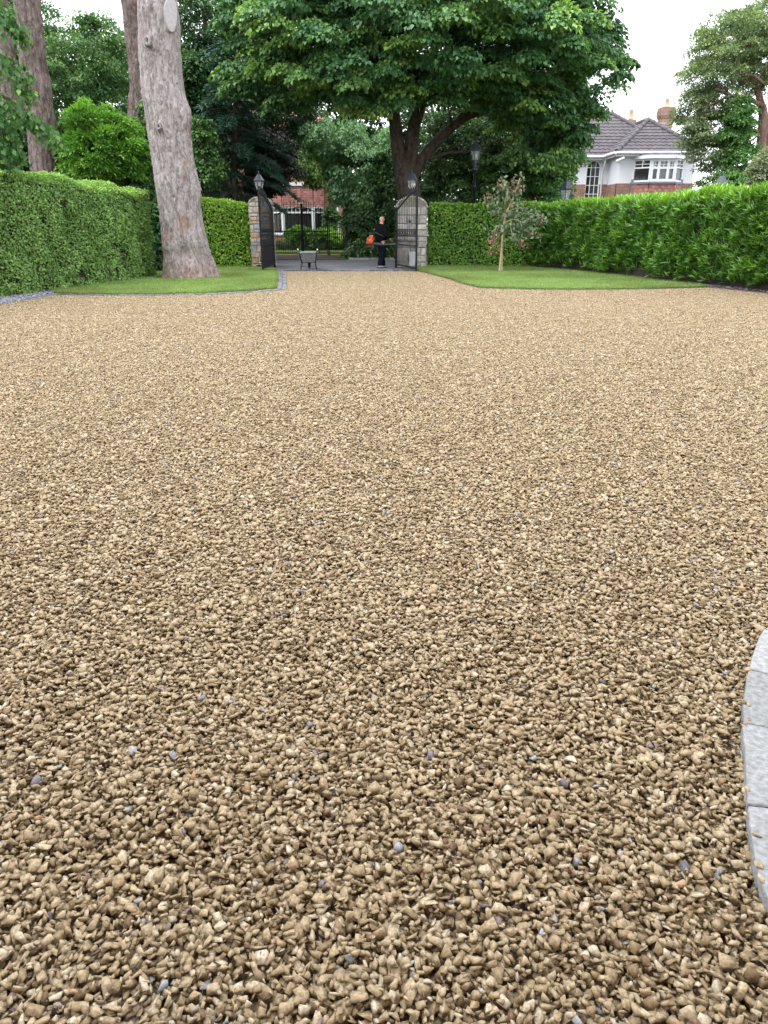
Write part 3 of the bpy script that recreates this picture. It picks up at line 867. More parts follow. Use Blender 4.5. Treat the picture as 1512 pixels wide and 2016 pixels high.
def hedge(name, label, cat_group, front, side, depth, h, dens, leaf, wide, mat, seed, amp=0.05, per=1, up=0.35, out=0.8,
          holes=0.16, rnd=0.5, top_tint=0.2, raggedy=0.0, core='twigs', tmean=0.42, ends=(True, True), round_r=0.12, spread=0.06, zlow=0.0, top_up=None):
    rng = np.random.default_rng(seed)
    f, S = path_eval(front)
    hs = lambda s: np.interp(s, np.linspace(0, S, len(h)), h)
    Hm = max(h)
    pos, nor, top = [], [], []
    # front and back faces
    for face, frac in ((0, 1.0), (1, 0.35)):
        n = int(S * Hm * dens * frac)
        s = rng.random(n) * S; p, t = f(s); hh = hs(s)
        z = zlow + rng.random(n) * (hh - zlow)
        nr = np.stack([t[:, 1], -t[:, 0]], 1) * side
        if face: p = p - nr * depth; nr = -nr
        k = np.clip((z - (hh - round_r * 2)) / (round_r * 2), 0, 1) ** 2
        p = p - nr * (k * round_r)[:, None]
        N = np.column_stack([nr * (1 - 0.6 * k)[:, None], 0.9 * k])
        pos.append(np.column_stack([p, z])); nor.append(N); top.append(k)
    n = int(S * depth * dens)
    s = rng.random(n) * S; p, t = f(s); nr = np.stack([t[:, 1], -t[:, 0]], 1) * side
    q = rng.random(n) * depth
    e = np.minimum(q, depth - q); k = np.clip(1 - e / round_r / 2, 0, 1) ** 2
    pos.append(np.column_stack([p - nr * q[:, None], hs(s) - k * round_r * .5])); nor.append(np.tile([0, 0, 1.0], (n, 1))); top.append(np.ones(n))
    for j, on in enumerate(ends):
        if not on: continue
        n = int(depth * Hm * dens)
        s = np.full(n, 0.0 if j == 0 else S - 1e-6); p, t = f(s); nr = np.stack([t[:, 1], -t[:, 0]], 1) * side
        q = rng.random(n) * depth; hh = hs(s); z = rng.random(n) * hh
        d = t * (-1 if j == 0 else 1)
        pos.append(np.column_stack([p - nr * q[:, None], z])); nor.append(np.column_stack([d, np.zeros(n)])); top.append(np.clip((z - hh + .25) / .25, 0, 1) ** 2)
    pos = np.vstack(pos); nor = unit(np.vstack(nor)); top = np.concatenate(top)
    b1 = vnoise(pos * 1.3, seed) - .5; b2 = vnoise(pos * 3.7, seed + 1) - .5; b3 = vnoise(pos * 9, seed + 2) - .5
    n = len(pos)
    pos = pos + nor * ((b1 * 1.4 + b2 * 0.8) * amp * 2 + b3 * amp * 0.6)[:, None] - nor * (rng.random(n) ** 2 * 0.14)[:, None]
    hole = vnoise(pos * np.array([2.6, 2.6, 3.2]) + 31, seed + 4) * 0.6 + vnoise(pos * 6.5 + 5, seed + 5) * 0.4
    low = np.clip(1 - pos[:, 2] / 0.8, 0, 1)
    kp = hole > holes + raggedy * low * rng.random(n) - 0.3 * top
    pos, nor, top, b2 = pos[kp], nor[kp], top[kp], b2[kp]
    n = len(pos)
    ax = unit(nor * out + np.array([0, 0, 1.0]) * (up + (top_up or 0) * top)[:, None] + rng.normal(0, rnd * .5, (n, 3)))
    pos = np.repeat(pos, per, 0); ax = np.repeat(ax, per, 0); tp = np.repeat(top, per); nr = np.repeat(nor, per, 0)
    bb = np.repeat(b2 + rng.normal(0, .14, n), per)
    m = len(pos)
    rad = rand_unit(rng, m)
    rad = unit(rad - ax * (rad * ax).sum(1, keepdims=True))
    if per > 1:
        D = ax * (0.55 + 0.5 * rng.random((m, 1))) + rad * (0.45 + 0.55 * rng.random((m, 1)))
        B = pos + ax * (rng.random((m, 1)) * spread)
        N = unit(ax * 0.8 - rad * 0.5 + rng.normal(0, .25, (m, 3)) + np.array([0, 0, 0.3]))
    else:
        D = ax * 0.5 + rad * 0.9
        B = pos
        N = unit(nr * 0.8 + np.array([0, 0, 0.45]) + rng.normal(0, .42, (m, 3)))
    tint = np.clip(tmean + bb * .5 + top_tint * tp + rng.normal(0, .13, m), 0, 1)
    L = leaf * (0.65 + 0.6 * rng.random(m))
    B[:, 2] = np.maximum(B[:, 2], 0.02)
    root = thing(name, label, 'hedge', (0, 0, 0))
    leaves('foliage', B, D, N, L, L * wide, tint, mat, root, 0.22)
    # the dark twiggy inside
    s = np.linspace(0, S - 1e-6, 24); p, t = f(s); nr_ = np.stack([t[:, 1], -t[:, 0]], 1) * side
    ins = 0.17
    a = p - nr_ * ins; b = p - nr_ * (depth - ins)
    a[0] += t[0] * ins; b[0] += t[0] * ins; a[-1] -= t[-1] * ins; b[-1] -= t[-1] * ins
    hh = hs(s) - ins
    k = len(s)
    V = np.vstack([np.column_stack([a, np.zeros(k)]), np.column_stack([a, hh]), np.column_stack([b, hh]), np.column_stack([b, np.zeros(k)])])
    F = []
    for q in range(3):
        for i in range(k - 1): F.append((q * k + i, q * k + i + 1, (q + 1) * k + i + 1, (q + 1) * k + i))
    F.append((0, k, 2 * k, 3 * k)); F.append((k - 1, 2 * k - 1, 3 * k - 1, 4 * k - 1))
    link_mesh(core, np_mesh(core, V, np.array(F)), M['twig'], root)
    return root

hedge('hedge', 'long clipped small-leaved green hedge left of the big grey trunk, slate chips at its foot', None,
      [(-8.75, 13.0), (-8.45, 15.2), (-8.2, 16.7), (-7.75, 18.1), (-7.3, 19.9), (-6.95, 21.6), (-6.75, 23.1)], 1, 1.7, [2.62, 2.6, 2.5, 2.4], 1450, 0.066, 0.62, M['privet'], 21, round_r=0.26,
      amp=0.07, holes=0.28, top_tint=0.22, raggedy=0.08)
hedge('hedge', 'short clipped bright yellow-green hedge between the big grey trunk and the left stone pillar', None,
      [(-7.6, 27.9), (-6.2, 28.1), (-4.86, 28.35)], 1, 1.1, [2.35, 2.28, 2.12], 620, 0.10, 0.62, M['bright_hedge'], 22, amp=0.03, holes=0.14, top_tint=0.12)
hedge('hedge', 'short clipped mid-green broad-leaved hedge beside the right stone pillar, behind the sapling', None,
      [(1.66, 28.65), (3.2, 28.5), (4.3, 28.2), (5.5, 27.75)], 1, 1.1, [2.13, 2.12, 2.14, 2.14], 620, 0.105, 0.62, M['mid_hedge'], 23, amp=0.035, holes=0.17, top_tint=0.22, raggedy=0.15)
hr = hedge('hedge', 'long tall laurel hedge with pointed upright leaves along the right of the drive', None,
      [(5.2, 27.7), (5.98, 26.3), (6.45, 25.0), (6.95, 23.5), (7.5, 21.1), (8.15, 19.4), (8.7, 17.7), (9.3, 15.8), (10.1, 13.4)], 1, 1.7, [1.96, 1.98, 2.0, 2.05, 2.1, 2.16, 2.2], 185, 0.185, 0.19, M['laurel'], 24, amp=0.10,
      per=7, up=0.75, out=0.75, holes=0.24, top_tint=0.38, raggedy=0.55, spread=0.12, tmean=0.4, zlow=0.12, top_up=0.9)
rg = random.Random(9)
f_, S_ = path_eval([(6.25, 26.3), (6.95, 24.2), (7.62, 21.4), (8.2, 19.75), (8.78, 18.0), (9.4, 16)])
for i in range(26):
    m = MB(); s = rg.random() * S_; p, t = f_(np.array([s])); x, y = p[0]; x += rg.gauss(.16, .08)
    pts = [Vector((x, y, -.02))]
    d = Vector((rg.gauss(.15, .2), rg.gauss(0, .3), 1))
    for k in range(5):
        pts.append(pts[-1] + d * 0.12); d += Vector((rg.gauss(0, .3), rg.gauss(0, .3), 0)) 
    r = rg.uniform(.012, .045)
    m.tube(pts, [r * (1.5 if k == 0 else 1 - .13 * k) for k in range(6)], 6)
    m.build('stem', M['grey_stem'], hr)

# ------------------------------------------------------------------ trees
def px_profile(rows, Y, extra_bottom=None, extra_top=None, sq=1.0):
    out = []
    for py, l, r in rows:
        a, b = at(l, py, Y), at(r, py, Y)
        out.append(((a.x + b.x) / 2, Y, a.z, (b.x - a.x) / 2, (b.x - a.x) / 2 * sq))
    if extra_bottom: out.append(extra_bottom)
    if extra_top: out.append(extra_top)
    return sorted(out, key=lambda q: q[2])

def ell(px, py, Y, rx, ry, dep):
    c = at(px, py, Y); X = (at(px + rx, py, Y).x - at(px - rx, py, Y).x) / 2; Z = (at(px, py - ry, Y).z - at(px, py + ry, Y).z) / 2
    return (c.x, c.y, c.z, X, dep, Z)

# the big grey trunk on the left lawn
YT = 22.45
rows = [(548, 327, 427), (520, 326, 419), (500, 325, 413), (472, 322, 408), (440, 319, 401), (412, 316, 396), (386, 312, 393), (360, 308, 390), (340, 305, 387), (300, 299, 378),
        (250, 291, 374), (215, 287, 370), (180, 281, 363), (140, 279, 357), (100, 276, 354), (60, 274, 353), (30, 272, 351), (0, 271, 348)]
t = thing('pine_tree', 'massive leaning grey tree trunk with knots and a pale pruning scar, on the left lawn', 'tree')
pf = px_profile(rows, YT, extra_bottom=(-5.62, YT, -0.1, 0.80, 0.78), extra_top=(-6.3, YT + .3, 9.2, 0.48, 0.48))
BR = [(at(372, 222, YT).x, YT - .1, at(372, 222, YT).z, .26, .13), (at(400, 374, YT).x, YT - .1, at(400, 374, YT).z, .22, .17),
      (at(305, 92, YT).x, YT - .6, at(305, 92, YT).z, .14, .10), (at(326, 255, YT).x, YT - .6, at(326, 255, YT).z, .09, .07), (at(329, 288, YT).x, YT - .6, at(329, 288, YT).z, .13, .06),
      (at(360, 312, YT).x, YT - .55, at(360, 312, YT).z, .13, -.07), (at(375, 500, YT).x, YT - .65, at(375, 500, YT).z, .16, -.10),
      (at(335, 480, YT).x, YT - .5, at(335, 480, YT).z, .2, .07), (at(300, 20, YT).x, YT - .6, at(300, 20, YT).z, .2, .1), (at(322, 340, YT).x, YT - .6, at(322, 340, YT).z, .10, -.06)]
trunk_mesh('trunk', pf, M['trunk_grey'], t, 420, 210, 0.024, BR, 31, flare=0.16, vs=1.5, hs=4.6)
c = at(346, 36, YT); c.y -= 0.40; c.x -= 0.02
sc = MB(); ang = [2 * math.pi * k / 28 for k in range(28)]
oval = [(0.17 * math.cos(a) * (1 + .06 * math.sin(3 * a)), 0.40 * math.sin(a) + .02 * math.sin(2 * a)) for a in ang]
Mx = Matrix.Translation(c) @ Matrix.Rotation(R(42), 4, 'Z') @ Matrix.Rotation(R(-4), 4, 'X') @ Matrix.Rotation(R(8), 4, 'Y')
sc.prism(oval, -0.02, 0.42, 0.5, Mx)
tag(sc.build('pruning_scar', M['cut_wood'], t, 0.015), 'pale oval cut where a limb was sawn off')
for (px, py, r) in ((305, 92, .085), (326, 255, .06)):
    kn = MB(); c = at(px, py, YT); c.y -= .68
    kn.lathe([(r * .3, -.02), (r * .55, .02), (r * .9, .03), (r * 1.1, -.01), (r * 1.25, -.07)][::-1], 14, (0, 0, 0))
    q = len(kn.v) - 70
    for i in range(q, len(kn.v)):
        x, y, z = kn.v[i]; kn.v[i] = (c.x + x, c.y - z, c.z + y * 1.3)
    kn.build('knot', M['trunk_grey'], t)

def pine(label, rows, Y, bottom, top, seed, bumps=(), nring=180):
    t = thing('pine_tree', label, 'tree')
    trunk_mesh('trunk', px_profile(rows, Y, extra_bottom=bottom, extra_top=top), M['trunk_pine'], t, nring, 96, 0.045, bumps, seed, flare=0.1, vs=1.1, hs=4.2)
    return t
b = at(103, 172, 26)
pine('tall furrowed brown-grey pine trunk rising behind the left hedge', [(345, 62, 118), (300, 60, 113), (250, 54, 108), (215, 50, 103), (170, 44, 99), (130, 40, 91), (85, 36, 87), (40, 33, 80), (0, 31, 76)], 26,
     (-10.75, 26, -.1, .62, .62), (-10.1, 26.2, 10.5, .30, .30), 41, [(b.x, 25.7, b.z, .28, .16)])
pine('pine trunk half hidden behind the top of the big grey trunk', [(180, 256, 296), (100, 250, 291), (60, 247, 288), (0, 241, 283)], 31, (-9.6, 31, -.1, .60, .60), (-10.0, 31, 11, .36, .36), 42)
pine('far pine trunk at the left edge, partly veiled by hanging leaves', [(150, 2, 40), (110, -3, 29), (60, -8, 20), (0, -14, 14)], 31, (-13.6, 31, -.1, .6, .6), (-15.0, 31, 11, .36, .36), 43)

def stem_tube(mb, spec, Y, n=10, jit=0.0, seed=0):
    """spec rows: px, py, half-width px; optional 4th: change in distance"""
    pts, rs = [], []
    for q in spec:
        y = Y + (q[3] if len(q) > 3 else 0)
        p = at(q[0], q[1], y); pts.append(p); rs.append((at(q[0] + q[2], q[1], y).x - p.x))
    # catmull subdivision
    P2, R2 = [], []
    for i in range(len(pts) - 1):
        p0 = pts[max(i - 1, 0)]; p1 = pts[i]; p2 = pts[i + 1]; p3 = pts[min(i + 2, len(pts) - 1)]
        for k in range(5):
            t = k / 5
            P2.append(0.5 * ((2 * p1) + (p2 - p0) * t + (2 * p0 - 5 * p1 + 4 * p2 - p3) * t * t + (3 * p1 - p0 - 3 * p2 + p3) * t ** 3))
            R2.append(rs[i] + (rs[i + 1] - rs[i]) * t)
    P2.append(pts[-1]); R2.append(rs[-1])
    mb.tube(P2, R2, n)
    return P2

# the great linden over the gate
t = thing('linden_tree', 'huge spreading dark green tree with forked trunk behind the right gate pillar', 'tree')
m = MB()
YL = 32.0
lo = at(806, 392, YL)
stem_tube(m, [(807, 545, 30), (806, 500, 26), (806, 440, 24), (806, 392, 23), (800, 350, 24), (797, 330, 22)], YL, 16)
s1 = stem_tube(m, [(794, 345, 16), (785, 300, 14.5), (779, 250, 12.5), (774, 205, 12), (766, 120, 10, -.5), (752, 20, 7, -1), (745, -60, 4, -1.5)], YL, 12)
s2 = stem_tube(m, [(806, 345, 15), (809, 300, 14), (815, 250, 13), (830, 200, 11), (850, 120, 8, .5), (880, 20, 6, .6), (890, -50, 4, .6)], YL, 12)
s3 = stem_tube(m, [(806, 362, 12), (820, 335, 11), (840, 301, 10), (876, 262, 9), (916, 231, 8), (955, 216, 7), (1010, 190, 5, -.5), (1080, 150, 5, -1), (1130, 120, 3, -1)], YL, 12)
s4 = stem_tube(m, [(776, 215, 8), (740, 180, 7, -1), (690, 160, 5.5, -2), (620, 140, 4, -2.5), (560, 120, 2.5, -2.5)], YL, 8)
s5 = stem_tube(m, [(900, 240, 6), (930, 200, 6, -.8), (960, 160, 5, -1.8), (980, 90, 4, -2.6)], YL, 8)
m.build('trunk', M['trunk_dark'], t)
LE = [ell(610, 70, 30, 170, 120, 4.0), ell(560, 150, 30.5, 120, 65, 2.6), ell(700, 130, 28.5, 160, 105, 3.2), ell(850, 60, 27.5, 190, 130, 4.0), ell(1020, 90, 29, 170, 130, 4.0),
      ell(1130, 110, 31, 115, 95, 3.0), ell(1080, 215, 31.5, 105, 70, 2.6), ell(1080, 285, 31.5, 55, 48, 1.8), ell(900, -40, 31, 330, 90, 6), ell(690, -30, 30, 220, 70, 5), ell(1000, 160, 29.5, 90, 60, 2.5), ell(860, 160, 29, 90, 50, 2.5)]
_, C = crown('crown', LE, 1000, 250, 0.62, 0.145, M['lime'], t, 51, droop=0.85, shell=0.5, flat=0.55, wide=0.8, tint_mean=0.38, tint_var=0.2, young_p=0.3)
branches('branch', [tuple(p) for p in s1[6:] + s2[6:] + s3[8:] + s4 + s5], C, 120, 0.07, M['trunk_dark'], t, 5)

# woodland and garden trees behind
def tree(name, label, ells, Y, trunk, n_clump, per, cr, leaf, mat, bark, seed, cat='tree', nb=25, group=None, **kw):
    t = thing(name, label, cat, group=group)
    m = MB()
    sp = stem_tube(m, trunk, Y, 9)
    m.build('trunk', bark, t)
    _, C = crown('crown', ells, n_clump, per, cr, leaf, mat, t, seed, **kw)
    if nb: branches('branch', [tuple(p) for p in sp[3:]], C, nb, 0.05, bark, t, seed)
    return t

tree('ash_tree', 'loose mid-green tree filling the space between the two left pine trunks', [ell(165, 135, 34, 75, 75, 3), ell(225, 130, 34, 50, 70, 2.5), ell(110, 200, 33.5, 70, 75, 2.5), ell(215, 240, 33.5, 75, 70, 2.5), ell(75, 110, 36, 50, 75, 2.5), ell(95, 45, 35, 24, 48, 1.2), ell(190, 72, 34.5, 55, 38, 1.6)], 34.5,
     [(180, 500, 9), (178, 380, 8), (182, 280, 6), (170, 180, 4), (150, 90, 2)], 400, 105, 0.52, 0.115, M['wood'], M['trunk_dark'], 61, droop=0.5, tint_mean=0.42)
tree('ash_tree', 'dark leafy tree at the far left edge behind the left pine trunk', [ell(15, 90, 37, 65, 110, 3), ell(-40, 200, 36, 70, 110, 3), ell(30, 230, 34, 40, 60, 2)], 37,
     [(0, 500, 9), (5, 380, 8), (10, 250, 6), (12, 120, 4)], 300, 110, 0.66, 0.15, M['wood'], M['trunk_dark'], 62, droop=0.55, tint_mean=0.36)
tree('evergreen_shrub', 'dark evergreen shrub mass behind the left hedge below the hanging leaves', [ell(25, 300, 27, 50, 70, 1.5), ell(-50, 290, 27, 60, 90, 1.8), ell(85, 320, 28.5, 45, 45, 1.3)], 27.5,
     [(20, 480, 5), (22, 400, 4), (25, 320, 3)], 190, 110, 0.45, 0.12, M['dark_wood'], M['trunk_dark'], 63, cat='shrub', nb=10, tint_mean=0.4)
tree('bright_bush', 'vivid light green rounded bush behind the left hedge, beside the big grey trunk', [ell(205, 340, 25.6, 80, 28, 1.2), ell(205, 300, 25.6, 82, 55, 1.4), ell(185, 245, 25.6, 50, 45, 1.0), ell(240, 290, 25.6, 50, 60, 1.1), ell(150, 290, 25.8, 36, 28, .7)], 25.8,
     [(205, 520, 4), (205, 430, 3.5), (203, 330, 2.5), (200, 260, 1.5)], 400, 85, 0.24, 0.125, M['bush'], M['trunk_dark'], 64, cat='bush', nb=14, droop=0.15, shell=0.6, wide=0.42, tint_mean=0.5)
tree('evergreen_shrub', 'dark glossy shrub squeezed between the bright bush and the big grey trunk', [ell(296, 330, 26.5, 22, 50, .7), ell(300, 250, 27, 16, 50, .7), ell(255, 372, 26, 60, 22, .6)], 26.5,
     [(296, 500, 4), (296, 400, 3), (297, 330, 2)], 110, 90, 0.3, 0.11, M['dark_wood'], M['trunk_dark'], 65, cat='shrub', nb=6, tint_mean=0.45)
tree('yew_tree', 'tall near-black conifer behind the right side of the big grey trunk', [ell(405, 60, 37, 55, 110, 2.4), ell(400, 170, 36, 50, 80, 2.2), ell(395, 290, 34, 40, 60, 1.8)], 37,
     [(410, 500, 10), (408, 380, 9), (406, 250, 7), (404, 100, 5), (404, -30, 3)], 300, 110, 0.6, 0.13, M['dark_wood'], M['trunk_dark'], 66, tint_mean=0.34, droop=0.7)
tree('yew_tree', 'tall dark tree with small sky gaps, left of the huge spreading tree', [ell(490, 90, 39, 65, 120, 2.6), ell(560, 190, 39, 70, 80, 2.6), ell(590, 275, 40, 55, 55, 2.0), ell(470, 220, 38, 80, 80, 2.6)], 39.5,
     [(490, 500, 9), (490, 380, 8), (488, 250, 7), (486, 100, 5), (486, -30, 3)], 330, 110, 0.62, 0.13, M['dark_wood'], M['trunk_dark'], 67, tint_mean=0.32, droop=0.7)
tree('laurel_shrub', 'mid-green leafy shrub behind the bright hedge and right of the grey trunk', [ell(398, 270, 30.5, 22, 40, .9), ell(404, 330, 30.5, 30, 45, 1.1)], 30.5,
     [(400, 500, 4), (400, 400, 3), (400, 310, 2)], 110, 90, 0.34, 0.12, M['dark_wood'], M['trunk_dark'], 68, cat='shrub', nb=6, tint_mean=0.62)
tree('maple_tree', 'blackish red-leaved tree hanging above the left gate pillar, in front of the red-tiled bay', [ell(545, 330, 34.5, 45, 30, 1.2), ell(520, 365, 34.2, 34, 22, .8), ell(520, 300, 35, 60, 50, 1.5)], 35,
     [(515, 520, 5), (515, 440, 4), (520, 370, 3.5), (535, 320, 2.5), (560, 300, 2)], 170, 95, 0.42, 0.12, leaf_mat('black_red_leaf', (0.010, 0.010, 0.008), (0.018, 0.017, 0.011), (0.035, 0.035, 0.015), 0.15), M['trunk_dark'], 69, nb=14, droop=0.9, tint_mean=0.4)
tree('weeping_tree', 'pale silvery-green weeping tree beyond the road behind the man', [ell(650, 275, 39, 80, 46, 2.4), ell(700, 330, 38.5, 62, 52, 2.0), ell(645, 320, 39, 34, 40, 1.4), ell(730, 390, 38, 40, 50, 1.6), ell(670, 370, 38, 26, 34, 1.2), ell(757, 295, 38.8, 28, 48, 1.2)], 39,
     [(682, 510, 6), (684, 460, 5.5), (690, 410, 5), (705, 350, 3.5), (718, 310, 2.5)], 330, 110, 0.48, 0.13, M['weep'], M['trunk_dark'], 70, droop=1.2, tint_mean=0.42, flat=0.9)
tree('laburnum_tree', 'small yellow-green weeping foliage above the red-tiled bay', [ell(618, 345, 37, 22, 22, .7), ell(590, 320, 37.2, 26, 22, .8)], 37.3,
     [(690, 520, 3), (688, 430, 2.5), (660, 355, 2), (625, 330, 1.2)], 60, 90, 0.36, 0.13, M['lime_near'], M['trunk_dark'], 71, nb=8, droop=1.5, tint_mean=0.5, flat=1.1)
tree('evergreen_shrub', 'deep green shrub thicket directly behind the man, beyond the road', [ell(735, 440, 36.5, 45, 55, 1.2), ell(770, 400, 36.5, 30, 70, 1.2), ell(700, 440, 37, 20, 40, .8), ell(760, 340, 37, 30, 40, 1.0)], 36.8,
     [(745, 518, 4), (745, 470, 3.5), (748, 400, 2.5), (750, 360, 1.8)], 230, 100, 0.4, 0.12, M['dark_wood'], M['trunk_dark'], 72, cat='shrub', nb=8, tint_mean=0.42)
tree('holly_tree', 'dark glossy evergreen tree behind the tall black lamp post', [ell(900, 255, 37, 60, 45, 1.8), ell(1000, 265, 37.5, 60, 45, 1.8), ell(885, 320, 36, 52, 62, 1.8), ell(940, 310, 36.5, 60, 62, 2.0), ell(880, 390, 35.5, 60, 55, 1.8), ell(960, 390, 35.5, 60, 55, 1.8)], 36.5,
     [(910, 520, 6), (912, 430, 5.5), (915, 350, 4), (920, 290, 3)], 360, 110, 0.46, 0.125, M['dark_wood'], M['trunk_dark'], 73, nb=16, tint_mean=0.46)
tree('holly_tree', 'yellow-green ivy-clad evergreen between the tall lamp post and the white house', [ell(1045, 320, 35, 48, 65, 1.6), ell(1000, 350, 34.6, 45, 55, 1.5), ell(1090, 340, 35, 40, 55, 1.4), ell(1060, 400, 34, 60, 50, 1.4)], 35.5,
     [(1045, 520, 6), (1046, 430, 5), (1048, 350, 4), (1050, 290, 3)], 330, 110, 0.42, 0.12, M['ivy'], M['trunk_dark'], 74, nb=16, tint_mean=0.46, droop=0.8)

# the evergreen oak right of the white house
t = thing('evergreen_oak', 'large grey-green tree with bare reddish limbs at the right edge beside the white house', 'tree')
m = MB(); YO = 36.5
a1 = stem_tube(m, [(1492, 520, 16), (1494, 400, 13), (1495, 330, 11), (1500, 270, 9), (1502, 225, 8), (1498, 205, 7), (1492, 180, 6), (1480, 150, 4)], YO, 12)
a2 = stem_tube(m, [(1512, 520, 12), (1510, 380, 11), (1511, 300, 10), (1506, 250, 9), (1500, 208, 8)], YO + .1, 12)
a3 = stem_tube(m, [(1500, 208, 5), (1478, 197, 4), (1450, 190, 3.6), (1436, 188, 3.2), (1422, 180, 2.6, -.3), (1410, 175, 1.8, -.6)], YO - .3, 8)
a4 = stem_tube(m, [(1440, 189, 2.4), (1420, 196, 2.0), (1400, 206, 1.8), (1388, 217, 1.2)], YO - .5, 7)
a5 = stem_tube(m, [(1505, 165, 3), (1488, 152, 2.6), (1470, 146, 2.0), (1455, 143, 1.4)], YO - .8, 7)
a6 = stem_tube(m, [(1484, 172, 3.5), (1470, 162, 3), (1457, 156, 2.2)], YO - .4, 7)
m.build('trunk', M['trunk_red'], t)
OE = [ell(1425, 62, 37.6, 50, 38, 2.0), ell(1425, 105, 37, 62, 42, 2.4), ell(1400, 150, 37, 60, 36, 2.2), ell(1455, 70, 38, 52, 45, 2.4), ell(1385, 205, 37.2, 40, 36, 1.8), ell(1500, 130, 36.5, 50, 45, 2), ell(1500, 40, 38, 36, 60, 2.2),
      ell(1405, 250, 37.4, 46, 40, 1.8), ell(1398, 298, 36.8, 40, 36, 1.5), ell(1406, 352, 36.6, 30, 32, 1.3), ell(1362, 215, 37, 26, 36, 1.2), ell(1374, 262, 36.8, 32, 28, 1.2), ell(1420, 200, 37, 50, 50, 1.6), ell(1540, 90, 37, 60, 110, 3)]
_, C = crown('crown', OE, 760, 115, 0.42, 0.105, M['oak'], t, 75, droop=0.35, shell=0.5, tint_mean=0.45, wide=0.55)
branches('branch', [tuple(p) for p in a1[16:] + a3 + a4 + a5 + a6], C, 60, 0.045, M['trunk_red'], t, 7)
tree('ivy', 'bright green ivy column climbing the trunk of the grey-green tree', [ell(1450, 250, 35.6, 30, 60, .9), ell(1455, 320, 35.4, 32, 50, .9), ell(1440, 350, 35.2, 24, 22, .8)], 35.8,
     [(1462, 500, 4), (1464, 400, 3.5), (1466, 320, 3), (1468, 230, 2)], 200, 100, 0.32, 0.10, M['ivy'], M['trunk_red'], 76, cat='climbing plant', nb=6, tint_mean=0.55, droop=0.8)
tree('pale_shrub', 'pale variegated shrub above the right hedge at the right edge', [ell(1507, 335, 24, 26, 40, .6)], 24,
     [(1508, 480, 3), (1508, 400, 2.5), (1507, 340, 1.5)], 90, 80, 0.2, 0.075, M['pale_shrub'], M['trunk_dark'], 77, cat='shrub', nb=6, tint_mean=0.5)

tree('evergreen_shrub', 'dark shrub filling the gap between the left hedge end and the big grey trunk', [ell(322, 430, 25.6, 26, 50, .6), ell(318, 490, 25.4, 24, 45, .5)], 25.6,
     [(318, 540, 3), (318, 480, 2.5), (320, 420, 2)], 120, 80, 0.3, 0.10, M['dark_wood'], M['trunk_dark'], 78, cat='shrub', nb=5, tint_mean=0.4)
tree('bright_bush', 'bright yellow-green shrub far off between the brick house and the dark pier', [ell(697, 385, 52, 20, 30, .8)], 52,
     [(697, 480, 3), (697, 420, 2.5), (697, 390, 2)], 60, 80, 0.4, 0.14, M['bush'], M['trunk_dark'], 79, cat='bush', nb=4, tint_mean=0.7)

tree('evergreen_shrub', 'long dark shrub bank behind the bright bush and the left pine trunk', [ell(60, 370, 31, 80, 45, 1.2), ell(160, 370, 31, 80, 45, 1.2), ell(255, 375, 31, 70, 45, 1.2)], 31.2,
     [(160, 500, 4), (160, 430, 3.5), (160, 370, 2)], 240, 80, 0.5, 0.13, M['dark_wood'], M['trunk_dark'], 80, cat='shrub', nb=8, tint_mean=0.4)

# a spruce: whorls of flat drooping boughs
def spruce(label, px, py0, py1, Y, reach, seed, nb=46):
    rng = np.random.default_rng(seed)
    t = thing('spruce_tree', label, 'tree')
    a, b = at(px, py0, Y), at(px + 6, py1, Y)
    m = MB(); m.tube([Vector((a.x, Y, -.1)), a, a.lerp(b, .5), b], [.2, .17, .12, .05], 9)
    P, D, N, T = [], [], [], []
    for i in range(nb):
        f = (i + rng.random()) / nb
        z = a.z + (b.z - a.z) * f
        L = reach * (1 - 0.55 * f) * (0.75 + 0.4 * rng.random())
        th = i * 2.4 + rng.normal(0, .3)
        d = np.array([math.cos(th), math.sin(th), 0])
        x0 = a.x + (b.x - a.x) * f
        n = 9
        tt = np.linspace(0, 1, n)
        zz = z + 0.10 * L * tt - 0.42 * L * tt ** 2
        spine = np.column_stack([x0 + d[0] * L * tt, Y + d[1] * L * tt, zz])
        m.tube([Vector(q) for q in spine], [.028 * (1 - .8 * q) + .004 for q in tt], 5)
        k = int(330 * L)
        u = rng.random(k) ** 0.7
        base = np.column_stack([np.interp(u, tt, spine[:, j]) for j in range(3)])
        side = np.array([-d[1], d[0], 0]) * np.where(rng.random(k) < .5, 1, -1)[:, None]
        wl = rng.random(k) * (0.16 + 0.30 * L * (1 - u)) 
        pos = base + (side * .8 + d * .55) * wl[:, None]; pos[:, 2] -= 0.35 * wl + rng.random(k) * .05
        P.append(pos); D.append(side * .6 + d * .8 + rng.normal(0, .3, (k, 3)) + np.array([0, 0, -.25])); N.append(np.array([0, 0, 1.0]) + rng.normal(0, .4, (k, 3)))
        T.append(np.clip(.35 + .3 * rng.random() + .35 * (u - .5) + rng.normal(0, .1, k), 0, 1))
    m.build('trunk', M['trunk_dark'], t)
    P = np.vstack(P); leaves('needles', P, np.vstack(D), np.vstack(N), 0.20 * (.7 + .6 * rng.random(len(P))), 0.045, np.concatenate(T), M['needle'], t, .15)
spruce('blue-green spruce with drooping boughs behind the left pillar lantern', 461, 385, 60, 32.5, 2.5, 81)
spruce('second shadowed spruce behind the bright hedge, against the grey trunk', 395, 385, 120, 36, 2.8, 82, 36)

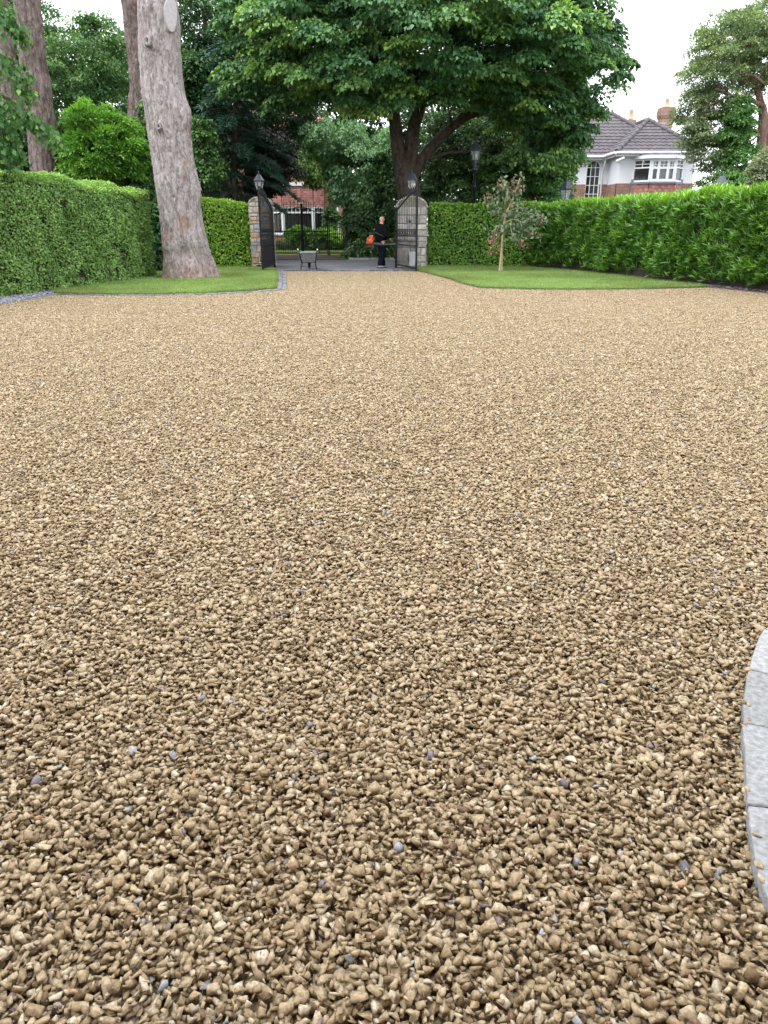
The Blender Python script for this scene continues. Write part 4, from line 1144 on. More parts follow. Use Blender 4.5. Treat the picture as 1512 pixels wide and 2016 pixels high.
# trees far behind the houses, seen through the gaps
far_spots = [(330, 160, 56), (440, 250, 60), (540, 210, 57), (650, 210, 62), (760, 250, 58), (870, 240, 60), (980, 230, 62), (1085, 250, 66), (110, 210, 58), (230, 190, 60), (20, 150, 57)]
for i, (px, py, Y) in enumerate(far_spots):
    words = ['left end', 'second from the left', 'third from the left', 'fourth from the left', 'fifth from the left', 'middle', 'seventh from the left', 'eighth from the left', 'ninth from the left', 'tenth from the left', 'right end']
    order = sorted(range(len(far_spots)), key=lambda k: far_spots[k][0]).index(i)
    tree('background_tree', 'distant green tree seen through the gaps, %s of the far row' % words[order], [ell(px, py, Y, 75, 120, 4), ell(px + 20, py + 110, Y, 70, 80, 3.5)], Y,
         [(px, 500, 7), (px, 400, 6), (px + 3, 250, 4)], 130, 70, 1.1, 0.30, M['wood'] if i % 2 else M['dark_wood'], M['trunk_dark'], 90 + i, nb=0, tint_mean=0.42, group='distant trees behind the houses')

# hanging leafy boughs at the left edge
t = thing('linden_tree', 'near tree whose leafy boughs hang in at the left edge over the hedge', 'tree')
m = MB()
YB = 17.5
m.tube([Vector((-12.6, YB, -.1)), Vector((-12.5, YB, 2)), Vector((-12.4, YB, 4.5)), Vector((-12.2, YB, 6.5))], [.3, .24, .2, .12], 10)
m.build('trunk', M['trunk_dark'], t)
rng = np.random.default_rng(17)
P, D, N, L, T = [], [], [], [], []
m = MB()
for spec, dens in (([(-190, 150, 6), (-90, 105, 4), (0, 108, 2.5), (35, 135, 1.4), (52, 180, .8)], 330), ([(-190, 175, 6), (-80, 165, 4), (10, 190, 2.2), (60, 232, 1.4), (112, 268, .6)], 420),
                   ([(-190, 175, 5), (-90, 185, 3), (-20, 220, 2), (14, 262, 1.3), (30, 315, .6)], 480), ([(-190, 150, 5), (-90, 60, 4), (-10, 20, 2.5), (22, 34, 1.2), (40, 70, .7)], 420), ([(-190, 175, 5), (-110, 215, 3), (-50, 250, 2), (-5, 300, 1.2), (10, 335, .6)], 420)):
    sp = stem_tube(m, spec, YB, 6)
    for k in range(dens):
        u = 0.3 + 0.7 * rng.random() ** 0.8
        i = min(len(sp) - 2, int(u * (len(sp) - 1))); base = sp[i].lerp(sp[i + 1], rng.random())
        off = rng.normal(0, 1, 3) * np.array([.16, .22, .10]) * (1.25 - .8 * u); off[2] -= abs(rng.normal(0, .14)) * (1.3 - u * .7)
        P.append(np.array(base) + off); D.append(np.array([rng.normal(.1, .4), rng.normal(0, .4), -1 + rng.normal(0, .35)])); N.append(rng.normal(0, .5, 3) + np.array([0, -.4, .5]))
        L.append(.085 + .06 * rng.random()); T.append(np.clip(.32 + rng.normal(0, .14) + (.4 if rng.random() < .06 + .1 * (u > .93) else 0), 0, 1))
m.build('limb', M['trunk_dark'], t)
leaves('crown', np.array(P), np.array(D), np.array(N), np.array(L), np.array(L) * .8, np.array(T), M['lime_near'], t, .2)

# ------------------------------------------------------------------ stone gate pillars
def rubble_face(mb, A, B, z0, ztop, rng, hmin, hmax, wmin, wmax, proud=0.03, pale=None):
    """stones in rough courses on the vertical face from A to B (2d); ztop(u) gives the top line"""
    A = Vector((A[0], A[1], 0)); B = Vector((B[0], B[1], 0))
    d = B - A; W = d.length; d.normalize(); n = Vector((d.y, -d.x, 0))
    z = z0
    while True:
        h = rng.uniform(hmin, hmax)
        u = 0.0
        any_ = False
        while u < W - 0.02:
            w = rng.uniform(wmin, wmax)
            if W - (u + w) < wmin * .6: w = W - u
            g = 0.012
            zt = min(z + h + rng.gauss(0, .012), ztop(u + w / 2) )
            zl, zr = min(zt, ztop(u + g)), min(zt, ztop(u + w - g))
            if min(zl, zr) - z > 0.05:
                any_ = True
                j = lambda s=.012: rng.gauss(0, s)
                u0, u1 = u + g, u + w - g
                b = min(.028, w * .15)
                q = [(u0 + j(.004), z + g), (u1 + j(.004), z + g), (u1, (z + zr) / 2), (u1 + j(.004), zr - g), ((u0 + u1) / 2, max(zl, zr) - g * .6), (u0 + j(.004), zl - g), (u0, (z + zl) / 2)]
                cu = (u0 + u1) / 2; cz = (z + (zl + zr) / 2) / 2
                pr = proud * rng.uniform(.5, 1.1)
                back = [A + d * a + n * -0.02 + Vector((0, 0, c)) for a, c in q]
                mid = [A + d * a + n * pr * .6 + Vector((0, 0, c)) for a, c in q]
                fr = [A + d * (cu + (a - cu) * (1 - 2 * b / w)) + n * pr + Vector((0, 0, cz + (c - cz) * (1 - 2 * b / max(.08, zl - z)))) for a, c in q]
                k = len(q)
                fs = [tuple(range(2 * k, 3 * k))]
                for s in (0, k):
                    for i in range(k):
                        i2 = (i + 1) % k
                        fs.append((s + i, s + i2, s + k + i2, s + k + i))
                mb.add(back + mid + fr, fs, rng.random() if pale is None else rng.uniform(*pale))
            u += w
        z += h
        if not any_ and z > z0 + 1: break
        if z > z0 + 4: break

def gate_pillar(label, x0, x1, y0, y1, zsh, rise, seed, mat, hm=(0.13, 0.27), wm=(0.16, 0.4)):
    t = thing('gate_pillar', label, 'pillar')
    w = x1 - x0; rng = random.Random(seed)
    def top(u):
        q = max(-1, min(1, (u - w / 2) / (w / 2)))
        return zsh + rise * math.sqrt(max(0, 1 - q * q))
    m = MB()
    out = [(x0, -.08), (x1, -.08)] + [(x0 + w * (.5 + .5 * math.cos(math.pi * k / 16)), zsh + rise * math.sin(math.pi * k / 16)) for k in range(17)]
    m.prism(out, y0, y1)
    m.build('mortar_core', M['mortar'], t)
    m = MB()
    rubble_face(m, (x0, y0), (x1, y0), 0.0, top, rng, *hm, *wm)
    side = lambda u: zsh
    rubble_face(m, (x1, y0), (x1, y1), 0.0, side, rng, *hm, *wm)
    rubble_face(m, (x0, y1), (x0, y0), 0.0, side, rng, *hm, *wm)
    m.build('stonework', mat, t)
    m = MB()     # stones laid over the arched top
    k = 9
    for i in range(k):
        a0, a1 = math.pi * i / k + .02, math.pi * (i + 1) / k - .02
        q = []
        for a, r in ((a0, 1.0), (a1, 1.0), (a1, 1.09), (a0, 1.09)):
            q.append((x0 + w / 2 + w / 2 * r * math.cos(a), zsh + (rise * r + (r - 1) * .3) * math.sin(a)))
        m.prism(q, y0 - .03, y1 + .03, rng.random())
    m.build('coping', mat, t)
    return t, (x0 + w / 2, (y0 + y1) / 2, zsh + rise + .03)
_, topL = gate_pillar('mixed grey and ochre rubble stone gate pillar on the left of the gateway', -4.74, -4.0, 28.05, 28.85, 2.10, 0.22, 3, M['rubble'], (0.10, 0.22), (0.13, 0.34))
_, topR = gate_pillar('pale squared-stone gate pillar on the right of the gateway, half behind the open gate', 0.46, 1.50, 28.05, 28.85, 2.0, 0.33, 8, M['granite'], (0.17, 0.3), (0.25, 0.5))

# ------------------------------------------------------------------ lanterns
def lantern_parts(root, z, s=1.0, tall_neck=0.16):
    m = MB()
    m.lathe([(.09 * s, 0), (.09 * s, .03 * s), (.045 * s, .06 * s), (.04 * s, tall_neck * s), (.065 * s, (tall_neck + .03) * s), (.05 * s, (tall_neck + .07) * s), (.105 * s, (tall_neck + .12) * s)], 14, (0, 0, z))
    m.build('stem', M['lamp_iron'], root)
    z0 = z + (tall_neck + .12) * s; zg = z0 + .30 * s
    rb, rt = .105 * s, .185 * s
    m = MB()
    n = 6
    P = lambda r, zz, k: Vector((r * math.cos(2 * math.pi * k / n + .26), r * math.sin(2 * math.pi * k / n + .26), zz))
    for k in range(n):
        m.tube([P(rb, z0, k), P(rt, zg, k)], .011 * s, 5)
        m.tube([P(rb, z0 + .008, k), P(rb, z0 + .008, k + 1)], .014 * s, 5)
        m.tube([P(rt, zg, k), P(rt, zg, k + 1)], .016 * s, 5)
    m.build('frame', M['lamp_iron'], root)
    m = MB()
    for k in range(n):
        m.add([P(rb * .97, z0, k), P(rb * .97, z0, k + 1), P(rt * .97, zg, k + 1), P(rt * .97, zg, k)], [(0, 1, 2, 3)])
    m.build('glass', M['lamp_glass'], root)
    m = MB(); m.lathe([(.0, z0 + .09 * s), (.03 * s, z0 + .1 * s), (.045 * s, z0 + .15 * s), (.03 * s, z0 + .20 * s), (.0, z0 + .21 * s)], 10); m.tube([(0, 0, z0), (0, 0, z0 + .1 * s)], .012 * s, 6)
    m.build('bulb', M['bulb'], root)
    m = MB(); m.lathe([(.20 * s, zg), (.205 * s, zg + .02 * s), (.15 * s, zg + .10 * s), (.10 * s, zg + .17 * s), (.075 * s, zg + .20 * s), (.045 * s, zg + .23 * s)], 6, ph=.26, smooth=False)
    r = m.build('roof', M['lamp_iron'], root)
    m = MB(); m.lathe([(.03 * s, zg + .225 * s), (.018 * s, zg + .25 * s), (.03 * s, zg + .27 * s), (.012 * s, zg + .30 * s), (.003 * s, zg + .36 * s)], 8)
    m.build('finial', M['lamp_iron'], r)
def lantern(label, loc, s, cat='lantern', name='lantern', group=None):
    t = thing(name, label, cat, loc, group=group)
    lantern_parts(t, 0, s)
    return t
lantern('dark iron lantern standing on the left rubble gate pillar', (topL[0] - .02, 28.4, topL[2] - .02), .93, group='lanterns on gate pillars')
lantern('dark iron lantern standing on the pale right gate pillar, against the tree trunk', (topR[0] + .0, 28.4, topR[2] - .02), .98, group='lanterns on gate pillars')
def post_lantern(label, px, ytop, ybot, Y, s, name='garden_lantern', cat='lantern', full=None):
    a = at(px, ytop, Y)
    t = thing(name, label, cat, (a.x, Y, 0))
    zb = a.z - (.16 + .12 + .30 + .36) * s
    lantern_parts(t, zb, s)
    m = MB()
    m.lathe([(.12 * s, -.05), (.12 * s, .25), (.075 * s, .32), (.06 * s, .8), (.05 * s, zb - .62), (.075 * s, zb - .60), (.075 * s, zb - .54), (.05 * s, zb - .5), (.045 * s, zb)], 12)
    if name == 'lamp_post':
        m.tube([(-.20, 0, zb - .57), (.20, 0, zb - .57)], .018, 6); m.lathe([(.0, -.03), (.03, 0), (0, .03)], 8, (-.2, 0, zb - .57)); m.lathe([(.0, -.03), (.03, 0), (0, .03)], 8, (.2, 0, zb - .57))
    m.build('post', M['lamp_iron'] if name != 'lamp_post' else M['iron'], t)
    return t
post_lantern('dark iron lantern rising just above the right hedge, in front of the white house', 1117, 345, 398, 29.5, 1.3)
post_lantern('dark iron lantern mostly sunk behind the right hedge, under the grey-green tree', 1424, 336, 372, 23.5, 1.05)
post_lantern('tall black lamp post with a tapered lantern behind the right hedge, under the huge tree', 938, 272, 398, 30.5, 1.15, 'lamp_post', 'lamp post')

# ------------------------------------------------------------------ wrought iron gates
def gate_leaf(label, hinge, angle, W=2.35, n=15, br=.0115):
    """hinge at the origin, leaf along local +x; lower at the hinge, sweeping up to the meeting stile"""
    t = thing('gate_leaf', label, 'gate', hinge, angle, 'open entrance gate leaves')
    zt = lambda u: 1.92 + 0.52 * math.sin(math.pi / 2 * min(1, max(0, u / W))) ** 1.3
    m = MB()
    m.box((0.0, 0, 1.0), (.07, .07, 1.98)); m.box((W, 0, 1.26), (.06, .06, 2.46))
    m.box((W / 2, 0, .12), (W - .068, .045, .05)); m.box((W / 2, 0, .80), (W - .068, .045, .035))
    m.box((W / 2, 0, 1.10), (W - .068, .045, .04)); m.box((W / 2, 0, 1.29), (W - .068, .045, .04))
    m.tube([(u * W / 20, 0, zt(u * W / 20)) for u in range(21)], .024, 8)
    m.tube([(0, 0, 1.98), (0, 0, 2.06)], [.03, .004], 8); m.tube([(W, 0, 2.48), (W, 0, 2.56)], [.03, .004], 8)
    m.build('frame', M['iron'], t)
    m = MB()
    for k in range(1, n + 1):
        u = W * k / (n + 1)
        m.tube([(u, 0, .12), (u, 0, zt(u) + .12)], br, 6)
        m.tube([(u, 0, zt(u) + .10), (u, 0, zt(u) + .13), (u, 0, zt(u) + .20)], [.010, .022, .002], 6)
    m.build('bars', M['iron'], t)
    m = MB()
    for k in range(n + 1):
        u = W * (k + .5) / (n + 1)
        m.tube([(u, 0, .12), (u, 0, .92)], br * .85, 6); m.tube([(u, 0, .92), (u, 0, 1.0)], [.016, .002], 6)
    m.build('dog_bars', M['iron'], t)
    for k in range(n + 1):
        m = MB(); u = W * (k + .5) / (n + 1)
        ring = [(u + .062 * math.cos(a * math.pi / 7), 0, 1.195 + .062 * math.sin(a * math.pi / 7)) for a in range(15)]
        m.tube(ring, .009, 5, caps=False); m.build('ring', M['iron'], t)
    for zz in (.35, 1.65):
        m = MB(); m.box((0.02, -.05, zz), (.06, .08, .10)); m.build('hinge', M['iron'], t)
    return t
gate_leaf('black wrought-iron gate leaf swung open, seen almost edge-on by the left pillar', (-3.93, 27.95, 0.0), math.atan2(-2.3, -0.06), 2.35)
gate_leaf('black wrought-iron gate leaf swung open in front of the pale right pillar', (0.43, 27.85, 0.0), math.atan2(-2.25, 0.62), 2.35, 11, .0085)

# intercom, meter box, spotlight
t = thing('intercom', 'slim blue-grey intercom panel fixed to the right gate pillar', 'intercom')
a = at(806.5, 439, 28)
m = MB(); m.box((a.x, 28.0, a.z), (.10, .05, .26)); m.build('housing', M['zinc'], t, .008)
m = MB(); m.box((a.x, 27.972, a.z + .05), (.07, .012, .09)); m.build('speaker_grille', M['black_plastic'], t)
m = MB(); m.lathe([(.014, 0), (.012, .008)], 10); q = MB()
for k in range(3): q.box((a.x - .02 + .02 * k, 27.972, a.z - .07), (.012, .012, .012))
q.build('button', M['white_paint'], t)
t = thing('meter_box', 'white meter box low on the right gate pillar behind the gate bars', 'box')
a = at(812, 510, 28)
m = MB(); m.box((a.x, 27.95, a.z), (.24, .12, .50)); m.build('body', M['white_paint'], t, .01)
m = MB(); m.box((a.x, 27.885, a.z + .0), (.20, .012, .45)); m.build('door', M['white_paint'], t, .004)
t = thing('garden_spotlight', 'small dark spotlight on the grass at the foot of the left pillar', 'spotlight')
a = at(517, 529, 27.6); a.z = .04
m = MB(); m.lathe([(.10, 0), (.10, .05), (.05, .08), (.03, .12), (.028, .2)], 12, (a.x, 27.6, .03)); m.box((a.x - .12, 27.6, .07), (.16, .12, .09)); m.build('base', M['black_plastic'], t)
m = MB(); m.lathe([(.03, -.10), (.075, -.07), (.085, .05), (.09, .08)], 12); 
for i, v in enumerate(m.v): m.v[i] = (a.x + v[0], 27.6 + v[2] * .8 + v[1] * .3, .30 + v[1] + v[2] * .3)
m.build('lamp_head', M['black_plastic'], t)

# ------------------------------------------------------------------ across the road: wall, railings gate
FG0, FG1 = at(520, 503, 38.75), at(678, 503, 38.75)
t = thing('railing_gate', 'black iron double gates with spear tops across the road, before the brick house', 'gate')
xg0, xg1 = FG0.x, FG1.x - .02; xm = at(597, 500, 38.75).x; Yg = 38.75
for side, (xa, xb) in enumerate(((xg0, xm), (xm, xg1 - .75))):
    leaf = MB(); W = xb - xa
    zt = lambda u: 1.95 + .5 * math.sin(math.pi / 2 * (u if side == 0 else 1 - u)) ** 1.5
    for x in (xa + .03, xb - .03): leaf.box((x, Yg, 1.1 + (.15 if x > xa + .1 and side == 0 or x < xa + .1 and side == 1 else 0)), (.055, .055, 2.25))
    for z in (.12, .95, 1.12): leaf.box(((xa + xb) / 2, Yg, z), (W - .06, .04, .04))
    leaf.tube([(xa + W * k / 14, Yg, zt(k / 14) - .25) for k in range(15)], .02, 6)
    n = 11
    for k in range(1, n):
        x = xa + W * k / n
        leaf.tube([(x, Yg, .1), (x, Yg, zt(k / n)), (x, Yg, zt(k / n) + .03), (x, Yg, zt(k / n) + .11)], [.015, .015, .03, .002], 6)
    for k in range(n):
        x = xa + W * (k + .5) / n
        leaf.tube([(x, Yg, .1), (x, Yg, 1.1), (x, Yg, 1.12), (x, Yg, 1.2)], [.012, .012, .02, .002], 6)
    leaf.build('leaf', M['iron'], t)
leaf = MB(); xa, xb = xg1 - .70, xg1
for x in (xa, xb): leaf.box((x, Yg, 1.0), (.06, .06, 2.1))
for z in (.12, 1.0, 1.75): leaf.box(((xa + xb) / 2, Yg, z), (xb - xa - .06, .04, .04))
for k in range(1, 7):
    x = xa + (xb - xa) * k / 7
    leaf.tube([(x, Yg, .1), (x, Yg, 1.9), (x, Yg, 1.93), (x, Yg, 2.02)], [.011, .011, .024, .002], 6)
leaf.build('side_panel', M['iron'], t)
# dark stone wall stepping down to the right
t = thing('stone_wall', 'dark stone wall and end pier beside the far black gates', 'wall')
xw = FG1.x + .03
m = MB(); m.box((xw + .2, 38.6, .98), (.36, .6, 2.1)); m.prism([(xw + .38, -.08), (7, -.08), (7, .85), (xw + 1.6, .95), (xw + 1.0, 1.25), (xw + .38, 1.75)], 38.45, 38.75)
m.build('mortar_core', M['mortar'], t)
m = MB(); rg = random.Random(12)
rubble_face(m, (xw + .02, 38.3), (xw + .38, 38.3), 0, lambda u: 2.03, rg, .14, .24, .15, .3)
rubble_face(m, (xw + .38, 38.45), (7, 38.45), 0, lambda u: max(.85, 1.75 - .8 * u) if u < 1.1 else .9, rg, .13, .24, .18, .45)
m.build('stonework', M['dark_rubble'], t)
m = MB(); m.box((xw + .2, 38.6, 2.07), (.46, .7, .09)); m.build('coping', M['dark_rubble'], t, .02)
# far lawn
o = structure('lawn', MB().slab([(-30, 40.6), (-1.0, 40.6), (-1.0, 45.9), (-30, 45.9)], -.07, .02), M['lawn'])
rng = np.random.default_rng(8); n = 16000
P = np.column_stack([rng.uniform(-9, -1.0, n), rng.uniform(40.6, 44.5, n), np.full(n, .015)])
tag(leaves('grass', P, np.column_stack([rng.normal(0, .5, (n, 2)), np.ones(n)]), rng.normal(0, 1, (n, 3)), .05 + .05 * rng.random(n), .03, np.clip(.6 + rng.normal(0, .15, n), 0, 1), M['blade']), kind='stuff')
m = MB(); m.slab([(-30, 39.2), (-1.0, 39.2), (-1.0, 40.6), (-30, 40.6)], -.07, .005); structure('path', m, M['bed'])

# big-leaved shrub at the man's feet, and garden shrubs of the brick house
def ball_shrub(name, label, ells, Y, mat, seed, n, per, cr, leaf, wide=.6, cat='shrub', **kw):
    t = thing(name, label, cat)
    crown('crown', ells, n, per, cr, leaf, mat, t, seed, wide=wide, zmin=.05, **kw)
    rg = random.Random(seed)
    for e in ells:
        for k in range(3):
            m = MB(); m.tube([(e[0] + rg.gauss(0, .06), e[1] + rg.gauss(0, .06), -.05), (e[0] + rg.gauss(0, .15), e[1] + rg.gauss(0, .15), max(.1, e[2] - e[5] * .3)), (e[0] + rg.gauss(0, e[3] * .5), e[1] + rg.gauss(0, e[4] * .5), e[2] + e[5] * .5)], [.025, .018, .008], 6); m.build('stem', M['trunk_dark'], t)
    return t
ball_shrub('broad_leaved_shrub', 'low shrub with long drooping leaves on the kerb left of the man', [ell(725, 494, 35.4, 33, 24, .7), ell(695, 503, 35.6, 16, 16, .5), ell(768, 496, 35.5, 22, 24, .6)], 35.4, M['big_leaf'], 31, 210, 26, .26, .27, .34, droop=.8, tint_mean=.55)
ball_shrub('round_shrub', 'clipped round light green shrub in front of the bay window', [ell(590, 464, 45, 26, 17, .7)], 45, M['bush'], 32, 150, 60, .24, .11, .7, droop=.2, tint_mean=.40)
ball_shrub('round_shrub', 'broader leafy shrub right of the round shrub, below the ivy', [ell(642, 472, 44.6, 34, 20, .7), ell(625, 466, 44.6, 18, 14, .5)], 44.6, M['mid_hedge'], 33, 170, 60, .25, .11, .6, droop=.3, tint_mean=.42)
ball_shrub('climbing_plant', 'ivy climbing the brown brick wall right of the bay window', [ell(651, 430, 46.1, 12, 34, .25), ell(645, 455, 46.0, 14, 20, .3)], 46.1, M['wood'], 34, 110, 60, .2, .11, .8, 'climbing plant', tint_mean=.5, droop=.7)
hedge('hedge', 'low dark hedge line along the far lawn below the bay window', None, [(-9, 44.2), (-1.6, 44.2)], 1, .7, [.55, .55], 500, .09, .6, M['dark_wood'], 35, amp=.05, holes=.1)

# ------------------------------------------------------------------ houses
def panel_matrix(A, B, z):
    u = Vector((B[0] - A[0], B[1] - A[1], 0)); W = u.length; u.normalize()
    n = Vector((u.y, -u.x, 0))          # outward when going left to right as seen from outside
    Mx = Matrix(((u.x, -n.x, 0, A[0]), (u.y, -n.y, 0, A[1]), (0, 0, 1, z), (0, 0, 0, 1)))
    return Mx, W      # local: x along, y INTO the wall, z up
def bx(m, Mx, x0, x1, y0, y1, z0, z1, tint=.5):
    vs = [Mx @ Vector((x, y, z)) for z in (z0, z1) for x, y in ((x0, y0), (x1, y0), (x1, y1), (x0, y1))]
    m.add(vs, [(3, 2, 1, 0), (4, 5, 6, 7), (0, 1, 5, 4), (1, 2, 6, 5), (2, 3, 7, 6), (3, 0, 4, 7)], tint)

def window(root, A, B, z0, z1, lights, frame=.07, transom=None, grid=(0, 0), low_grid=(0, 0), mat='white_paint', blind=None, curtain=None, inner=.05, out=.03, label=None):
    """lights: relative widths; transom: fraction of height; grid: bars in the upper lights (cols, rows)"""
    Mx, W = panel_matrix(A, B, z0)
    H = z1 - z0
    m = MB()
    bx(m, Mx, 0, W, -out, .06, 0, frame); bx(m, Mx, 0, W, -out, .06, H - frame, H)
    tot = sum(lights); x = 0; edges = [0]
    for l in lights: x += l / tot * W; edges.append(x)
    for i, e in enumerate(edges):
        w = frame if 0 < i < len(edges) - 1 else frame * .9
        xa = max(0, e - w / 2) if i else 0; xb = min(W, xa + w)
        if i == len(edges) - 1: xa = W - w; xb = W
        bx(m, Mx, xa, xb, -out - .002, .058, frame, H - frame)
    zt = H * transom if transom else None
    for a, b in zip(edges[:-1], edges[1:]):
        a += frame / 2; b -= frame / 2
        if zt: bx(m, Mx, a, b, -out + .004, .05, zt - frame * .4, zt + frame * .4)
        def bars(zl, zh, c, r):
            for k in range(1, c): bx(m, Mx, a + (b - a) * k / c - .014, a + (b - a) * k / c + .014, -out + .008, .03, zl, zh)
            for k in range(1, r): bx(m, Mx, a, b, -out + .010, .028, zl + (zh - zl) * k / r - .014, zl + (zh - zl) * k / r + .014)
        if zt:
            bars(zt, H - frame, *grid); bars(frame, zt, *low_grid)
        else: bars(frame, H - frame, *grid)
    w = m.build('window', M[mat], root)
    if label: w['label'] = label
    p = MB(); p.add([Mx @ Vector(q) for q in ((.01, inner * .6, .01), (W - .01, inner * .6, .01), (W - .01, inner * .6, H - .01), (.01, inner * .6, H - .01))], [(0, 1, 2, 3)])
    p.build('pane', M['win_pane'], w)
    r = MB()
    if blind:
        for a, b in zip(edges[:-1], edges[1:]):
            bx(r, Mx, a + .02, b - .02, .09, .10, H * blind, H - .02)
        r.build('blind', M['blind'], w)
    if curtain:
        for f0, f1 in curtain:
            n = 14; pts = []
            for k in range(n + 1):
                f = f0 + (f1 - f0) * k / n
                pts.append((f * W, .14 + .03 * (k % 2)))
            vs = [Mx @ Vector((x_, y_, z_)) for z_ in (.03, H - .03) for x_, y_ in pts]
            r.add(vs, [(k, k + 1, n + 2 + k, n + 1 + k) for k in range(n)])
        r.build('curtain', M['curtain'], w)
    return w
M['win_pane'] = glass_mat('window_glass', (0.75, 0.8, 0.8), 0.97)

def tiled_slope(mb, poly, course, tile, rng, lift=.045, wave=.03):
    P = [Vector(p) for p in poly]
    n = (P[1] - P[0]).cross(P[2] - P[0]).normalized()
    if n.z < 0: n = -n
    v = (Vector((0, 0, 1)) - n * n.z).normalized(); u = v.cross(n).normalized()
    o = P[0]
    Q = [((p - o).dot(u), (p - o).dot(v)) for p in P]
    v0 = min(q[1] for q in Q); v1 = max(q[1] for q in Q)
    def span(vv):
        xs = []
        for i in range(len(Q)):
            (xa, ya), (xb, yb) = Q[i], Q[(i + 1) % len(Q)]
            if (ya - vv) * (yb - vv) <= 0 and abs(ya - yb) > 1e-9: xs.append(xa + (xb - xa) * (vv - ya) / (yb - ya))
        return (min(xs), max(xs)) if len(xs) >= 2 else None
    c = v0
    while c < v1 - .02:
        e = min(c + course, v1)
        s0, s1 = span(c + 1e-4), span(e - 1e-4)
        if s0 and s1:
            lo, hi = min(s0[0], s1[0]), max(s0[1], s1[1])
            k0, k1 = math.floor(lo / tile * 3), math.ceil(hi / tile * 3)
            us = [k * tile / 3 for k in range(k0, k1 + 1)]
            hz = [(0, wave, wave * .8)[k % 3] for k in range(k0, k1 + 1)]
            tv = rng.random()
            low, up, ris = [], [], []
            for uu, h in zip(us, hz):
                a = min(max(uu, s0[0]), s0[1]); b = min(max(uu, s1[0]), s1[1])
                low.append(o + u * a + v * c + n * (lift + h)); up.append(o + u * b + v * e + n * (.01 + h)); ris.append(o + u * a + v * c)
            k = len(us)
            mb.add(ris + low + up, [(i, i + 1, k + i + 1, k + i) for i in range(k - 1)] + [(k + i, k + i + 1, 2 * k + i + 1, 2 * k + i) for i in range(k - 1)], .3 + .4 * tv)
        c = e

# --- the white house on the right
wh = thing('house', 'white rendered house with brick base, brown hipped roof and bay window above the right hedge', 'house')
YF, YR = 45.0, 47.2
X0, X1 = at(1219, 340, YF).x, at(1366, 340, YF).x
XL = at(1060, 340, YR).x
ZE = at(1219, 301, YF).z; ZB = at(1219, 361, YF).z; ZBr = at(1180, 363, YR).z
m = MB()
AX0, AX1 = at(1152.5, 360, YR).x, at(1179.5, 360, YR).x; ZA = at(1165, 331, YR).z; AR = (AX1 - AX0) / 2; AZ0 = .9
# recessed wall with an arched opening
def arch(n=14): return [((AX0 + AX1) / 2 + AR * math.cos(math.pi * k / n), ZA + AR * math.sin(math.pi * k / n)) for k in range(n + 1)]
wl_ = MB()
wl_.prism([(XL - 2, ZBr), (AX0, ZBr), (AX0, ZA)] + arch()[::-1][1:-1] + [(AX1, ZA), (AX1, ZBr), (X0 + .3, ZBr), (X0 + .3, ZE), (XL - 2, ZE)], YR, YR + .3)
wl_.prism([(XL - 2.2, ZBr), (XL - 2, ZBr), (XL - 2, ZE), (XL - 2.2, ZE)], YR, 54)
wl_.box((X0 + .15, (YF + YR) / 2 + .15, (ZE + ZB) / 2), (.30, YR - YF + .3 - .004, ZE - ZB))
BX0, BX1 = at(1247, 335, YF).x, at(1344, 335, YF).x
BF0, BF1 = at(1281, 335, YF - .8).x, at(1330, 335, YF - .8).x
ZW0, ZW1 = at(1281, 357.5, YF - .8).z, at(1281, 312, YF - .8).z
wl_.box(((X0 + BX0) / 2 + .15 + 0, YF + .15, (ZE + ZB) / 2), (BX0 - X0 - .3, .30, ZE - ZB))
wl_.box(((BX1 + X1) / 2, YF + .15, (ZE + ZB) / 2), (X1 - BX1, .30, ZE - ZB))
wl_.box(((BX0 + BX1) / 2, YF + .15, (ZE + ZW1 + .1) / 2), (BX1 - BX0, .30, ZE - ZW1 - .1))
wl_.box((X1 - .15, (YF + 54) / 2, (ZE + ZB) / 2), (.296, 54 - YF - .62, ZE - ZB))
wl_.build('wall', M['render_wall'], wh)
br = MB()
br.box(((XL - 2 + AX0) / 2, YR + .13, ZBr / 2), (AX0 - XL + 2, .34, ZBr - .004)); br.box(((AX1 + X0 + .3) / 2, YR + .13, ZBr / 2), (X0 + .3 - AX1, .34, ZBr - .004)); br.box(((AX0 + AX1) / 2, YR + .13, AZ0 / 2), (AX1 - AX0 - .004, .34, AZ0))
br.box((X0 + .13, (YF + YR) / 2 + .16, ZB / 2), (.34, YR - YF - .02, ZB - .004))
br.box(((X0 + BX0) / 2 - .02, YF + .13, ZB / 2), (BX0 - X0 + .04 + .0, .34, ZB - .006)); br.box(((BX1 + X1) / 2 + .02, YF + .13, ZB / 2), (X1 - BX1 + .04, .34, ZB - .006))
br.box((X1 - .13, (YF + 54) / 2 + .2, ZB / 2), (.34, 54 - YF - .5, ZB - .008))
br.build('brick_base', M['red_brick'], wh)
# dark-coloured sheet standing in for the unlit room behind the windows
m = MB(); m.box(((XL + X1) / 2, 50.9, 2.5), (X1 - XL - 1, .1, 5)); m.build('dark_room_sheet', M['room'], wh)
